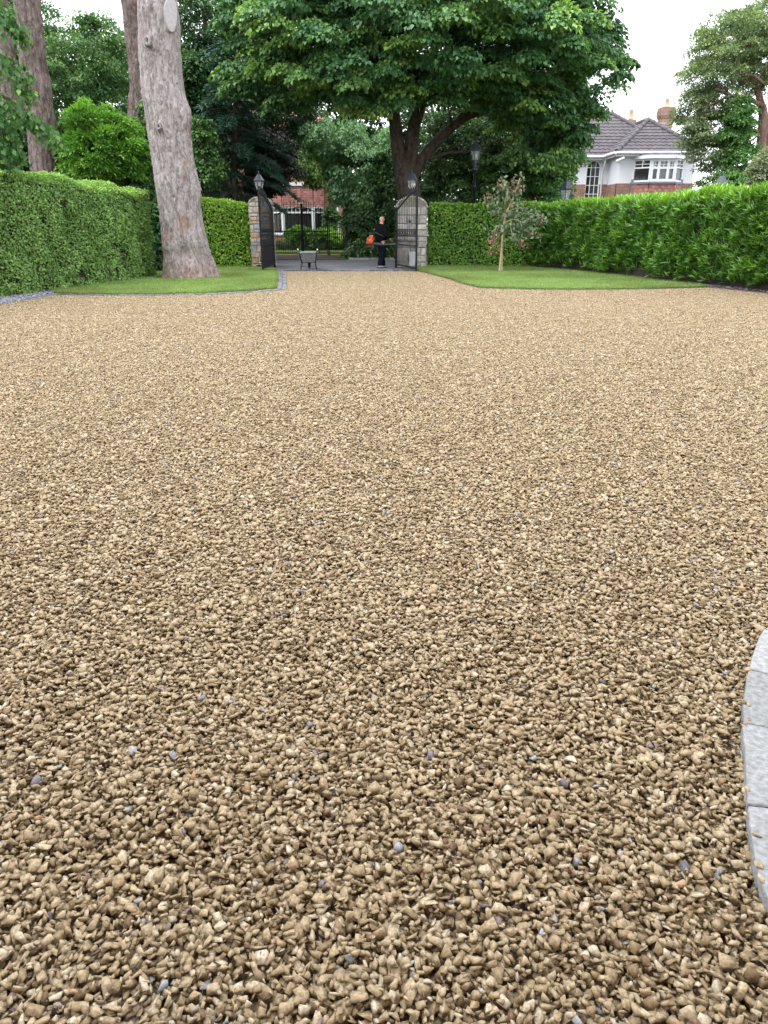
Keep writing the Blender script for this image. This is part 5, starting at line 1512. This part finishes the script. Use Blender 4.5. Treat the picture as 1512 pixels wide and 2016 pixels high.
# arched window
w = MB()
o2 = [(AX0, AZ0), (AX1, AZ0)] + arch()
cxa = (AX0 + AX1) / 2
ringo = [(AX0, AZ0), (AX0, ZA)] + arch()[::-1][1:-1] + [(AX1, ZA), (AX1, AZ0)]
for (xa, za), (xb, zb) in zip(ringo[:-1], ringo[1:]): w.tube([(xa, YR + .02, za), (xb, YR + .02, zb)], .05, 6)
for k in (1, 2):
    x = AX0 + (AX1 - AX0) * k / 3
    w.box((x, YR + .06, (AZ0 + ZA + AR * .9) / 2), (.035, .04, ZA + AR * .9 - AZ0))
z = AZ0 + .3; zs = []
while z < ZA + AR * .5: zs.append(z); z += .47
for z in zs: w.box((cxa, YR + .062, z), (2 * AR - .05, .036, .035))
w = w.build('window', M['white_paint'], wh); w['label'] = 'tall arched window with small panes'
p = MB(); p.prism(o2, YR + .10, YR + .104); p.build('pane', M['win_pane'], w)
cu = MB()
for f0, f1 in ((.0, .33), (.42, .98)):
    n = 12; pts = [(AX0 + (AX1 - AX0) * (f0 + (f1 - f0) * k / n), YR + .2 + .03 * (k % 2)) for k in range(n + 1)]
    if f0 == 0: continue
    cu.add([(x, y, zz) for zz in (AZ0, ZA + AR * .8) for x, y in pts], [(k, k + 1, n + 2 + k, n + 1 + k) for k in range(n)])
cu.build('curtain', M['curtain'], w)
# bay
YB_ = YF - .8
bay = [(BX0, YF), (BF0, YB_), (BF1, YB_), (BX1, YF)]
window(wh, bay[0], bay[1], ZW0, ZW1, [1], .085, .62, (2, 2), label='dark bay side light')
window(wh, bay[1], bay[2], ZW0, ZW1, [1, 1.2, 1], .14, .60, (2, 2), blind=.18, label='three-light bay window with white blinds')
window(wh, bay[2], bay[3], ZW0, ZW1, [1], .085, .62, (2, 2), blind=.1)
m = MB(); inn = [(BX0 + .1, YF + .05), (BX1 - .1, YF + .05), (BF1 - .06, YB_ + .15), (BF0 + .06, YB_ + .15)]
m.slab([(BX0 - .12, YF - .003), (BF0 - .06, YB_ - .14), (BF1 + .06, YB_ - .14), (BX1 + .12, YF - .003)], ZW0 - .10, ZW0 - .003)
m.box((BX0 + .02, YF - .06, ZB / 2 + .2), (.16, .10, ZB + .0)); m.box((BX1 - .02, YF - .06, ZB / 2 + .2), (.16, .10, ZB + .0))
m.slab([(BX0 - .1, YF - .003), (BF0 - .05, YB_ - .12), (BF1 + .05, YB_ - .12), (BX1 + .1, YF - .003)], ZW1 + .17, ZE - .05)
m.build('leadwork', M['lead'], wh)
m = MB(); m.slab([(BX0 - .16, YF - .003), (BF0 - .09, YB_ - .2), (BF1 + .09, YB_ - .2), (BX1 + .16, YF - .003)], ZW1 + .003, ZW1 + .168); m.build('fascia', M['white_paint'], wh)
m = MB(); rg = random.Random(5)
for (A, B) in zip(bay[:-1], bay[1:]):
    Mx, W = panel_matrix(A, B, 0)
    z = .8; row = 0
    while z < ZW0 - .12:
        k = max(1, round(W / .17)); 
        for i in range(k):
            o_ = .0
            bx(m, Mx, W * i / k + .004, W * (i + 1) / k - .004, -.07 + .0, -.01, z, z + .155, rg.random())
        # each course laps the one below
        for v_ in range(len(m.v) - 8 * k, len(m.v)):
            pass
        z += .165; row += 1
m.build('hung_tiles', M['tile_red'], wh)
# roof
m = MB(); rg = random.Random(6)
AP = Vector(((X0 + X1) / 2 - .02, YF + 2.45, at(1268, 237.5, YF + 2.45).z)); e = .35
L_, R_ = Vector((X0 - e, YF - e, ZE)), Vector((X1 + e, YF - e, ZE))
AB = Vector((AP.x, 53, AP.z))
tiled_slope(m, [L_, R_, AP], .33, .30, rg)
tiled_slope(m, [Vector((X0 - e, 52, ZE)), L_, AP, AB], .33, .30, rg)
tiled_slope(m, [R_, Vector((X1 + e, 52, ZE)), AB, AP], .33, .30, rg)
pk = at(1205, 226, 50.4); me_ = YR - e
EZ = ZE - .03
tiled_slope(m, [Vector((XL - 2.5, me_, EZ)), Vector((pk.x + 3.55, me_, EZ)), pk, Vector((XL + 1, 50.4, pk.z))], .33, .30, rg)
tiled_slope(m, [Vector((pk.x + 3.55, me_, EZ)), Vector((pk.x + 3.55, 53.95, EZ)), pk], .33, .30, rg)
tiled_slope(m, [Vector((pk.x + 3.55, 53.95, EZ)), Vector((XL - 2.5, 53.95, EZ)), Vector((XL + 1, 50.4, pk.z)), pk], .33, .30, rg)
rf = m.build('roof', M['roof_tile'], wh)
m = MB()
for a, b in ((L_, AP), (R_, AP), (AP, AB), (pk, Vector((XL + 1, 50.4, pk.z))), (pk, Vector((pk.x + 3.55, me_, EZ)))):
    a = a + Vector((0, 0, .06)); b = b + Vector((0, 0, .06)); ln = (b - a).length; k = int(ln / .42)
    for i in range(k):
        m.tube([a.lerp(b, i / k), a.lerp(b, (i + .98) / k)], [.135, .115], 10)
m.build('ridge_tiles', M['ridge'], rf)
def chimney(px0, px1, ytop, Y, zbase, ypot, seed, band):
    a, b = at(px0, ytop, Y), at(px1, ytop, Y); w = b.x - a.x; cx = (a.x + b.x) / 2; zt = a.z; h = zt - zbase
    m = MB()
    m.box((cx, Y, zbase + (h - .62) / 2), (w * .80, w * .8, h - .62))
    for k, (s, hh, zz) in enumerate(((.86, .07, .585), (.92, .07, .515), (.98, .30, .33), (.94, .08, .14), (.90, .10, .05))):
        m.box((cx, Y, zt - zz), (w * s, w * s, hh))
    c = m.build('chimney', M['red_brick'], rf)
    if band:
        m = MB(); m.box((cx, Y, zt - .90), (w * .815, w * .815, .12)); m.box((cx, Y, zt - 1.09), (w * .815, w * .815, .09)); m.build('brick_band', M['pale_brick'], c)
    hp = at(px0, ypot, Y).z - zt
    m = MB(); m.lathe([(.17, 0), (.15, .08), (.125, hp * .62), (.14, hp * .64), (.14, hp * .70)], 14, (cx, Y, zt)); m.build('chimney_pot', M['clay_pot'], c)
    m = MB()
    for k in range(6):
        an = k * math.pi / 3; m.tube([(cx + .13 * math.cos(an), Y + .13 * math.sin(an), zt + hp * .68), (cx + .11 * math.cos(an), Y + .11 * math.sin(an), zt + hp * .84), (cx, Y, zt + hp)], .012, 5)
    m.lathe([(.15, hp * .70), (.11, hp * .80), (.09, hp * .82)], 10, (cx, Y, zt)); m.build('cowl', M['wire'], c)
chimney(1298, 1327, 212, 52.0, 5.6, 190, 1, True)
chimney(1232, 1251, 236, 54.5, 6.0, 211, 2, False)
m = MB()
m.tube([(X0 - e - .03, YF - e - .06, ZE - .02), (X1 + e + .03, YF - e - .06, ZE - .02)], .075, 8); m.tube([(XL - 2.4, me_ - .06, EZ - .02), (X0 - e - .05, me_ - .06, EZ - .02)], .075, 8); m.tube([(X0 - e - .06, me_ - .06, ZE - .02), (X0 - e - .06, YF - e, ZE - .02)], .075, 8)
m.box(((X0 + X1) / 2, YF - e + .06, ZE - .10), (X1 - X0 + 2 * e, .04, .18)); m.box(((X0 - e + XL - 2.4) / 2 + .02, me_ + .06, EZ - .10), (X0 - e - XL + 2.4 - .05, .04, .18)); m.box((X0 - e + .06, (me_ + YF - e) / 2 + .09, ZE - .104), (.04, me_ - YF + e + .0, .17))
m.build('gutter', M['white_paint'], wh)
m = MB(); px_ = X0 - .32
m.tube([(px_, me_ - .05, ZE - .08), (px_, me_ - .05, ZE - .25), (px_ - .02, YR - .06, ZE - .65), (px_ - .02, YR - .06, .1)], .05, 8); m.build('downpipe', M['white_paint'], wh)
m = MB(); c = at(1222, 315, YF - .3); 
m.tube([c + Vector((.16, -.12, .10)), c + Vector((-.22, .02, -.06))], .075, 10); m.tube([c + Vector((0, 0, 0)), c + Vector((.0, .30, -.12))], .03, 8); m.build('security_camera', M['white_paint'], wh)
t = thing('railing', 'short black railing with spear tops before the downpipe of the white house', 'railing')
m = MB()
for px in (1184, 1189, 1194, 1199):
    a = at(px, 384 if px > 1188 else 388, 43); m.tube([(a.x, 43, -.05), (a.x, 43, a.z - .12), (a.x, 43, a.z - .10), (a.x, 43, a.z)], [.015, .015, .035, .003], 6)
a = at(1178, 396, 43); b = at(1204, 396, 43); m.box(((a.x + b.x) / 2, 43, 1.5), (b.x - a.x, .03, .04)); m.box(((a.x + b.x) / 2, 43, .4), (b.x - a.x, .03, .04))
m.build('bars', M['iron'], t)

# --- the brick house beyond the far gates
bh = thing('house', 'brown brick house with red tile-hung white bay window, beyond the far black gates', 'house')
YH = 46.6; YBf = 45.8
xl, xr = at(430, 400, YH).x, at(667, 400, YH).x
b0, b1, b2, b3 = at(534, 430, YH).x, at(557, 430, YBf).x, at(617, 430, YBf).x, at(636.5, 430, YH).x
zs0, zs1 = at(590, 462, YBf).z, at(590, 406, YBf).z; zt0 = at(590, 366, YBf).z; zt1 = at(590, 360, YBf).z
m = MB()
m.box(((xl + b0) / 2, YH + .15, 3.1), (b0 - xl, .3, 6.4)); m.box(((b3 + xr) / 2, YH + .15, 3.1), (xr - b3, .3, 6.4)); m.box(((b0 + b3) / 2, YH + .15, (zt0 + 6.3) / 2), (b3 - b0, .3, 6.3 - zt0)); m.box(((b0 + b3) / 2, YH + .15, zs0 / 2), (b3 - b0, .3, zs0))
m.box((xr - .15, YH + 4.2, 3.1), (.3, 7.76, 6.4))
m.slab([(b0, YH - .002), (b1, YBf), (b2, YBf), (b3, YH - .002)], -.05, zs0 - .06)
m.build('wall', M['old_brick'], bh)
m = MB(); m.box(((xl + xr) / 2, YH + 2.2, 2.5), (xr - xl - .7, .1, 5)); m.build('dark_room_sheet', M['room'], bh)  # near-black sheet in place of the shaded room depth
by = [(b0, YH), (b1, YBf), (b2, YBf), (b3, YH)]
window(bh, by[0], by[1], zs0, zs1, [1], .10, .78, (2, 1), label='narrow left bay light', curtain=[(.1, .5)])
window(bh, by[1], by[2], zs0, zs1, [1], .11, .78, (7, 1), label='wide bay light with row of small top panes', curtain=[(.03, .2), (.26, .42), (.45, .6)])
window(bh, by[2], by[3], zs0, zs1, [1], .10, .78, (2, 1), label='narrow right bay light', curtain=[(.3, .9)])
m = MB(); q = MB()
for k in range(13): q.v.append((by[1][0] + (.68 + .30 * k / 12) * (b2 - b1), YBf + .2 + .03 * (k % 2), zs0 + .05))
for k in range(13): q.v.append((by[1][0] + (.68 + .30 * k / 12) * (b2 - b1), YBf + .2 + .03 * (k % 2), zs0 + (zs1 - zs0) * .76))
q.f = [(k, k + 1, 14 + k, 13 + k) for k in range(12)]; q.t = [.5] * 12; q.s = [False] * 12
q.build('curtain', M['purple_curtain'], bh)
m.slab([(b0 - .08, YH - .004), (b1 - .04, YBf - .09), (b2 + .04, YBf - .09), (b3 + .08, YH - .004)], zs0 - .057, zs0 - .003); m.build('sill', M['white_paint'], bh)
m = MB(); rg = random.Random(9)
for (A, B) in zip(by[:-1], by[1:]):
    Mx, W = panel_matrix(A, B, 0); n = 9; hh = (zt0 - zs1) / n
    for r in range(n):
        k = max(2, round(W / .18)); z = zs1 + r * hh
        for i in range(k):
            x0, x1 = W * i / k + .003, W * (i + 1) / k - .003
            vs = [Mx @ Vector(p_) for p_ in ((x0, -.085, z), (x1, -.085, z), (x1, -.02, z), (x0, -.02, z), (x0, -.045, z + hh * 1.0), (x1, -.045, z + hh * 1.0), (x1, -.0, z + hh * 1.0), (x0, -.0, z + hh * 1.0))]
            m.add(vs, [(3, 2, 1, 0), (4, 5, 6, 7), (0, 1, 5, 4), (1, 2, 6, 5), (2, 3, 7, 6), (3, 0, 4, 7)], rg.random())
m.build('hung_tiles', M['tile_red'], bh)
m = MB(); m.slab([(b0 - .12, YH - .004), (b1 - .07, YBf - .14), (b2 + .07, YBf - .14), (b3 + .12, YH - .004)], zt0 + .003, zt1 + .02); m.build('fascia', M['white_paint'], bh)
m = MB(); xd = at(664.5, 420, YH - .1).x; zd = at(664, 390, YH - .1).z
m.tube([(xd, YH - .08, .0), (xd, YH - .08, 5.9)], .055, 8); m.build('downpipe', M['white_paint'], bh)
m = MB(); rg = random.Random(3)
tiled_slope(m, [Vector((xl - .3, YH - .4, 6.2)), Vector((xr + .4, YH - .4, 6.2)), Vector((xr - 3, YH + 3.4, 8.6)), Vector((xl + 3, YH + 3.4, 8.6))], .3, .25, rg, wave=0)
tiled_slope(m, [Vector((xr + .4, YH - .4, 6.2)), Vector((xr + .4, YH + 7.2, 6.2)), Vector((xr - 3, YH + 3.4, 8.6))], .3, .25, rg, wave=0)
m.build('roof', M['tile_red'], bh)
m = MB(); a = at(661, 400, YH); m.lathe([(.03, 0), (.09, .03), (.07, .14), (.0, .2)], 10, (a.x, YH - .1, a.z)); m.build('wall_lamp', M['white_paint'], bh)

# ------------------------------------------------------------------ wheelbarrow (handles towards the drive)
def barrow():
    a = at(607, 531.5, 26.75)
    t = thing('wheelbarrow', 'grey metal wheelbarrow with white grips parked on the road in the gateway', 'wheelbarrow', (a.x, 26.95, 0), R(4)); t.scale = (.96, .96, .9)
    m = MB()
    # tray: lofted, open on top, handles at -y
    def ringz(z, wy0, wy1, w0, w1): return [(-w0, wy0, z), (w0, wy0, z), (w1, wy1, z), (-w1, wy1, z)]
    o_ = ringz(.26, -.12, .52, .20, .17) + ringz(.62, -.30, .85, .345, .30)
    i_ = ringz(.275, -.105, .50, .185, .155) + ringz(.62, -.285, .83, .33, .285)
    m.add(o_, [(3, 2, 1, 0), (0, 1, 5, 4), (1, 2, 6, 5), (2, 3, 7, 6), (3, 0, 4, 7)])
    m.add(i_, [(0, 1, 2, 3), (1, 0, 4, 5), (2, 1, 5, 6), (3, 2, 6, 7), (0, 3, 7, 4)])
    m.add([o_[k] for k in (4, 5, 6, 7)] + [i_[k] for k in (4, 5, 6, 7)], [(0, 1, 5, 4), (1, 2, 6, 5), (2, 3, 7, 6), (3, 0, 4, 7)])
    lip = [o_[k] for k in (4, 5, 6, 7, 4)]; m.tube(lip, .014, 6)
    m.build('tray', M['zinc'], t)
    m = MB()
    for s in (-1, 1):
        m.tube([(s * .335, -.62, .74), (s * .30, -.30, .66 - .08), (s * .24, -.10, .26), (s * .15, .45, .235), (s * .07, .92, .20)], .016, 8)
        m.tube([(s * .25, -.12, .30), (s * .29, -.16, .02), (s * .27, .02, .02), (s * .22, .12, .24)], .014, 8)
    m.tube([(-.28, -.10, .12), (.28, -.10, .12)], .010, 6); m.tube([(-.245, -.12, .30), (.245, -.12, .30)], .012, 6)
    m.build('frame', M['iron'], t)
    for s in (-1, 1):
        g = MB(); g.tube([(s * .338, -.66, .752), (s * .336, -.62, .742), (s * .326, -.54, .715)], [.022, .024, .022], 8); g.build('grip', M['white_paint'], t)
    m = MB(); n = 20
    for (r0, r1, w) in ((.185, .145, .05),):
        prof = [(r1, -w * .6), (r0 - .02, -w), (r0, -w * .5), (r0, w * .5), (r0 - .02, w), (r1, w * .6)]
        vs = []
        for k in range(n):
            an = 2 * math.pi * k / n
            for r, x in prof: vs.append((x, .92 + r * math.cos(an), .19 + r * math.sin(an)))
        q = len(prof); fs = [(k * q + i, k * q + (i + 1) % q, ((k + 1) % n) * q + (i + 1) % q, ((k + 1) % n) * q + i) for k in range(n) for i in range(q)]
        m.add(vs, fs, .5, True)
    w = m.build('wheel', M['rubber'], t)
    m = MB(); vs = [(0.02 * s, .92 + .148 * math.cos(2 * math.pi * k / n), .19 + .148 * math.sin(2 * math.pi * k / n)) for s in (-1, 1) for k in range(n)]
    m.add(vs, [tuple(range(n)), tuple(range(2 * n - 1, n - 1, -1))] + [(k, (k + 1) % n, n + (k + 1) % n, n + k) for k in range(n)]); m.tube([(-.07, .92, .19), (.07, .92, .19)], .015, 8)
    m.build('rim', M['zinc'], w)
barrow()

# ------------------------------------------------------------------ the man with the blower
def skin_mesh(name, verts, edges, radii, mat, parent, levels=2, root=0):
    me = bpy.data.meshes.new(name)
    me.from_pydata([tuple(v) for v in verts], edges, [])
    o = bpy.data.objects.new(name, me); col.objects.link(o)
    o.modifiers.new('skin', 'SKIN').use_smooth_shade = True
    me.skin_vertices[0].data  # layer made by the modifier
    for i, r in enumerate(radii):
        me.skin_vertices[0].data[i].radius = r if isinstance(r, tuple) else (r, r)
        me.skin_vertices[0].data[i].use_root = (i == root)
    s = o.modifiers.new('sub', 'SUBSURF'); s.levels = levels; s.render_levels = levels
    dg = bpy.context.evaluated_depsgraph_get()
    me2 = bpy.data.meshes.new_from_object(o.evaluated_get(dg))
    bpy.data.objects.remove(o)
    me2.name = name
    return link_mesh(name, me2, mat, parent)

def chain(V, E, Rr, pts, start=None):
    prev = start
    for p, r in pts:
        V.append(Vector(p)); Rr.append(r)
        if prev is not None: E.append((prev, len(V) - 1))
        prev = len(V) - 1
    return prev

# local axes: +x the way he faces, +y his left, z up; 1.76 m tall
J = dict(pel=(0, 0, .93), spine=(-.005, 0, 1.10), chest=(.0, 0, 1.30), neck=(.0, 0, 1.47),
         shR=(.0, -.185, 1.405), elR=(-.06, -.27, 1.12), wrR=(.15, -.26, .99), shL=(-.005, .185, 1.405), elL=(-.04, .27, 1.13), wrL=(.17, .22, 1.02),
         hipR=(.0, -.095, .90), knR=(-.04, -.11, .50), anR=(-.19, -.12, .11), hipL=(.0, .095, .90), knL=(.12, .10, .49), anL=(.18, .10, .085))
def person():
    a = at(752, 527, 28.0)
    t = thing('person', 'bald man in black top and dark trousers standing on the road, turned to the right', 'person', (a.x - .02, 28.0, -.012), R(40))
    V, E, Rr = [], [], []
    pel = chain(V, E, Rr, [(J['pel'], (.13, .10))])
    ch = chain(V, E, Rr, [(J['spine'], (.135, .10)), (J['chest'], (.155, .115)), ((0, 0, 1.415), (.10, .075)), (J['neck'], .058), ((.012, 0, 1.53), .054), ((.022, 0, 1.595), (.075, .088)), ((.020, 0, 1.665), (.077, .098)), ((.015, 0, 1.725), (.055, .068))], pel)
    head_low, head_mid = len(V) - 3, len(V) - 2
    chain(V, E, Rr, [((.118, 0, 1.615), .017), ((.135, 0, 1.603), .013)], head_low)      # nose
    chest = 3
    for s, sh, el, wr in ((-1, 'shR', 'elR', 'wrR'), (1, 'shL', 'elL', 'wrL')):
        w = chain(V, E, Rr, [(J[sh], .062), (J[el], .043), (J[wr], .029)], chest)
        p = Vector(J[wr]); d = (p - Vector(J[el])).normalized()
        pk = chain(V, E, Rr, [(p + d * .05, (.018, .036))], w)
        pe = chain(V, E, Rr, [(p + d * .085, (.015, .038))], pk)
        up = Vector((0, 0, 1)); sd = d.cross(up).normalized()
        for k, ln in enumerate((.065, .075, .07, .055)):
            off = up * (.03 - .02 * k)
            b = p + d * .095 + off
            curl = Vector((0, -s * -1, 0)) * .0
            inward = sd * (.022 * (1 if s < 0 else -1))
            chain(V, E, Rr, [(b, .0095), (b + d * ln * .5 + inward * .6, .009), (b + d * ln * .7 + inward * 1.9, .008)], pe)
        tb = p + d * .045 + up * .035
        chain(V, E, Rr, [(tb, .011), (tb + d * .035 + up * .012 + sd * (.018 if s < 0 else -.018), .009)], pk)
    for s, h, k, n in ((-1, 'hipR', 'knR', 'anR'), (1, 'hipL', 'knL', 'anL')):
        kk = chain(V, E, Rr, [(J[h], .085), (J[k], .058), (J[n], .038)], pel)
        an = Vector(J[n]); chain(V, E, Rr, [(an + Vector((.06, s * .01, -.045)), .032), (an + Vector((.15, s * .02, -.06)), .026)], kk)
    body = skin_mesh('body', V, E, Rr, M['skin'], t)
    # ears and eyes
    for s in (-1, 1):
        m = MB(); pts = [(.012 + .016 * math.cos(q), s * (.086 + .006 * math.sin(q)), 1.625 + .032 * math.sin(q)) for q in [k * math.pi / 5 for k in range(10)]]
        m.tube(pts + [pts[0]], .008, 6); m.build('ear', M['skin'], t)
    for s in (-1, 1): m = MB(); m.lathe([(0, -.010), (.010, 0), (0, .010)], 8, (.098, s * .032, 1.648)); m.build('eye', M['eye'], t)
    m = MB(); m.tube([(.105, -.024, 1.573), (.112, 0, 1.571), (.105, .024, 1.573)], .005, 6); m.build('mouth', solid('lip', (.36, .16, .13), .5), t)
    # fleece
    V, E, Rr = [], [], []
    p0 = chain(V, E, Rr, [((0, 0, .90), (.20, .16)), ((-.01, 0, 1.0), (.23, .185)), ((-.02, 0, 1.12), (.235, .185)), ((-.025, 0, 1.28), (.24, .185)), ((-.015, 0, 1.40), (.165, .12)), ((.0, 0, 1.475), .072), ((.002, 0, 1.50), .068)])
    for sh, el, wr in (('shR', 'elR', 'wrR'), ('shL', 'elL', 'wrL')):
        e_, w_ = Vector(J[el]), Vector(J[wr])
        chain(V, E, Rr, [(J[sh], .105), (Vector(J[sh]).lerp(e_, .5) + Vector((-.01, 0, 0)), .092), (e_, .082), (e_.lerp(w_, .6), .068), (w_ + (e_ - w_) * .03, .052)], 3)
    skin_mesh('fleece', V, E, Rr, M['black_cloth'], t)
    V, E, Rr = [], [], []
    pz = chain(V, E, Rr, [((0, 0, .97), (.18, .145)), ((0, 0, .90), (.19, .155))])
    for h, k, n in (('hipR', 'knR', 'anR'), ('hipL', 'knL', 'anL')):
        hh, kk, nn = Vector(J[h]), Vector(J[k]), Vector(J[n])
        chain(V, E, Rr, [(hh + Vector((0, 0, -.08)), .135), (hh.lerp(kk, .6), .118), (kk, .104), (kk.lerp(nn, .5) + Vector((-.015, 0, 0)), .093), (nn + Vector((0, 0, .03)), .082), (nn + Vector((.01, 0, -.02)), .078)], pz)
    skin_mesh('trousers', V, E, Rr, M['navy_cloth'], t)
    for s, n in ((-1, 'anR'), (1, 'anL')):
        an = Vector(J[n]); an.z = .06 if s > 0 else .075
        V, E, Rr = [], [], []
        chain(V, E, Rr, [(an + Vector((-.05, 0, -.008)), .046), (an + Vector((.02, 0, -.005)), .048), (an + Vector((.10, s * .012, -.018)), (.045, .038)), (an + Vector((.17, s * .018, -.026)), (.034, .026))])
        sh = skin_mesh('shoe', V, E, Rr, M['shoe'], t)
        m = MB(); o_ = [(-.095, -.03), (-.06, -.043), (.03, -.04), (.12, -.042), (.19, -.03), (.215, 0), (.19, .035), (.12, .046), (.03, .04), (-.06, .043), (-.095, .03)]
        m.slab([(an.x + x, an.y + y + s * .012) for x, y in o_], an.z - .060, an.z - .040); m.build('sole', M['shoe_sole'], sh)
    return a
pa = person()
# leaf blower held at his right side, nozzle to the right
hx, hy = pa.x - .02, 28.0
Rz = Matrix.Translation((hx, hy, 0)) @ Matrix.Rotation(R(40), 4, 'Z')
t = thing('leaf_blower', 'orange leaf blower with long black tube held at the hip of the man', 'leaf blower')
hand = Rz @ Vector((.235, -.262, .965))
a0, a1 = at(731, 474, 27.55), at(779, 481.5, 27.45)
ax = (a1 - a0).normalized()
m = MB()
c0 = a0
rot = Matrix.Rotation(math.atan2(ax.y, ax.x), 3, 'Z') @ Matrix.Rotation(R(8), 3, 'Y')
m.box(c0 + Vector((-.01, 0, .03)), (.16, .18, .32), rot=rot, taper=.86)
m.box(c0 + Vector((-.12, 0, .0)), (.07, .15, .22), rot=rot, taper=.8)
m.lathe([(.05, -.02), (.095, 0), (.095, .05), (.05, .07)], 16, (0, 0, 0))
k = 64
for i in range(len(m.v) - k, len(m.v)):
    x, y, z = m.v[i]; m.v[i] = tuple(c0 + Vector((x - .02, z - .16, y - .02)))
m.build('engine_housing', M['orange'], t, .03)
m = MB(); m.box(c0 + Vector((.0, .0, -.19)), (.24, .2, .06), rot=rot); m.lathe([(.06, .0), (.07, .02), (.04, .05)], 12, (c0.x - .03, c0.y, c0.z + .22)); m.build('base', M['black_plastic'], t)
m = MB()
s0 = c0 + Vector((.08, -.02, -.10))
pts = [s0 + (a1 - s0) * q + Vector((0, 0, -.015 * math.sin(math.pi * q))) for q in (0, .12, .3, .32, .6, .62, .97, 1)]
m.tube(pts, [.062, .056, .052, .056, .052, .046, .042, .048], 14); m.build('blower_tube', M['black_plastic'], t)
m = MB(); m.tube([c0 + Vector((.02, -.02, .2)), c0 + Vector((.14, -.05, .27)), hand + Vector((-.06, 0, .0)), hand + Vector((.05, .01, -.01)), s0 + (a1 - s0) * .62 + Vector((0, 0, .04))], .017, 8); m.build('handle', M['black_plastic'], t)
m = MB(); q = s0 + (a1 - s0) * .45; m.lathe([(.057, -.01), (.057, .01)], 12)
for i in range(len(m.v)):
    x, y, z = m.v[i]; m.v[i] = tuple(q + Vector((z, y, x)))
m.build('clamp_ring', M['zinc'], t)

# ------------------------------------------------------------------ sapling and stake on the right lawn
t = thing('sapling', 'young tree with pinkish new leaves and grey-green foliage on the right lawn', 'sapling')
YS = 25.35
m = MB()
sp = stem_tube(m, [(987, 537, 2.6), (988, 500, 2.4), (990, 455, 2.2), (997, 420, 2.0), (1010, 390, 1.6), (1024, 350, .8)], YS, 8)
b1_ = stem_tube(m, [(992, 440, 1.3), (1010, 432, 1.1), (1030, 440, .9), (1052, 458, .4)], YS - .1, 6)
b2_ = stem_tube(m, [(990, 452, 1.2), (978, 445, 1), (973, 465, .7), (976, 490, .3)], YS - .1, 6)
b3_ = stem_tube(m, [(998, 418, 1.3), (1020, 410, 1.1), (1044, 420, .9), (1066, 430, .4)], YS, 6)
b4_ = stem_tube(m, [(994, 425, 1.2), (982, 410, .9), (975, 395, .6), (960, 388, .3)], YS + .1, 6)
b5_ = stem_tube(m, [(1006, 395, 1.0), (998, 375, .8), (990, 362, .4)], YS, 6)
b6_ = stem_tube(m, [(1004, 440, 1.0), (1012, 470, .7), (1030, 478, .4)], YS - .15, 6)
m.build('trunk', M['stake'], t)
rng = np.random.default_rng(5)
def sprays(chains, per, spread, lo=.25):
    P, D, N = [], [], []
    for sp_, k in chains:
        for _ in range(k * per):
            u = lo + (1 - lo) * rng.random() ** .8; i = min(len(sp_) - 2, int(u * (len(sp_) - 1)))
            b_ = np.array(sp_[i].lerp(sp_[i + 1], rng.random())) + rng.normal(0, spread, 3) * np.array([1, 1, .9]); b_[2] -= abs(rng.normal(0, .05))
            P.append(b_); D.append(rng.normal(0, .6, 3) + np.array([0, -.15, -.55])); N.append(rng.normal(0, .5, 3) + np.array([0, -.5, .6]))
    return np.array(P), np.array(D), np.array(N)
P, D, N = sprays([(sp, 10), (b1_, 9), (b2_, 3), (b3_, 11), (b4_, 6), (b5_, 5), (b6_, 7)], 20, .135)
keep = P[:, 2] > 1.0
P, D, N = P[keep], D[keep], N[keep]
leaves('crown', P, D, N, .10 + .07 * rng.random(len(P)), .085, np.clip(.45 + rng.normal(0, .2, len(P)), 0, 1), M['sapling_leaf'], t)
P, D, N = sprays([(sp[-5:], 3), (b1_[-4:], 2), (b2_[-8:], 5), (b3_[-3:], 2), (b4_[-3:], 2), (b5_[-3:], 3), (b6_[-4:], 2), (sp[14:20], 2)], 15, .10, 0)
tag(leaves('new_leaves', P, D, N, .07 + .05 * rng.random(len(P)), .05, rng.random(len(P)), M['red_leaf'], t), 'pinkish red young leaves')
st = thing('tree_stake', 'pale wooden stake set beside the young tree on the right lawn', 'stake')
m = MB(); a, b = at(983, 537, YS - .12), at(990.5, 452, YS - .12); m.tube([Vector((a.x, a.y, -.05)), a, b], [.032, .032, .03], 9); m.build('post', M['stake'], st)
m = MB(); c = at(989.5, 460, YS - .09); m.tube([c + Vector((.055 * math.cos(q), .085 * math.sin(q), 0)) for q in [k * math.pi / 6 for k in range(13)]], .012, 6); m.build('tie', M['rubber'], st)

# ------------------------------------------------------------------ put every thing's origin at its base
for o in list(col.objects):
    if o.type == 'EMPTY' and o.parent is None and o.location.length < 1e-6:
        lo = Vector((1e9, 1e9, 1e9)); hi = -lo
        def grow(ob):
            global lo, hi
            if ob.type == 'MESH' and len(ob.data.vertices):
                c = np.empty(len(ob.data.vertices) * 3, np.float32); ob.data.vertices.foreach_get('co', c); c = c.reshape(-1, 3)
                a, b = c.min(0), c.max(0)
                lo = Vector([min(p, q) for p, q in zip(lo, a)]); hi = Vector([max(p, q) for p, q in zip(hi, b)])
            for ch in ob.children: grow(ch)
        grow(o)
        base = Vector(((lo.x + hi.x) / 2, (lo.y + hi.y) / 2, lo.z))
        o.location = base
        for ch in o.children: ch.location = -base
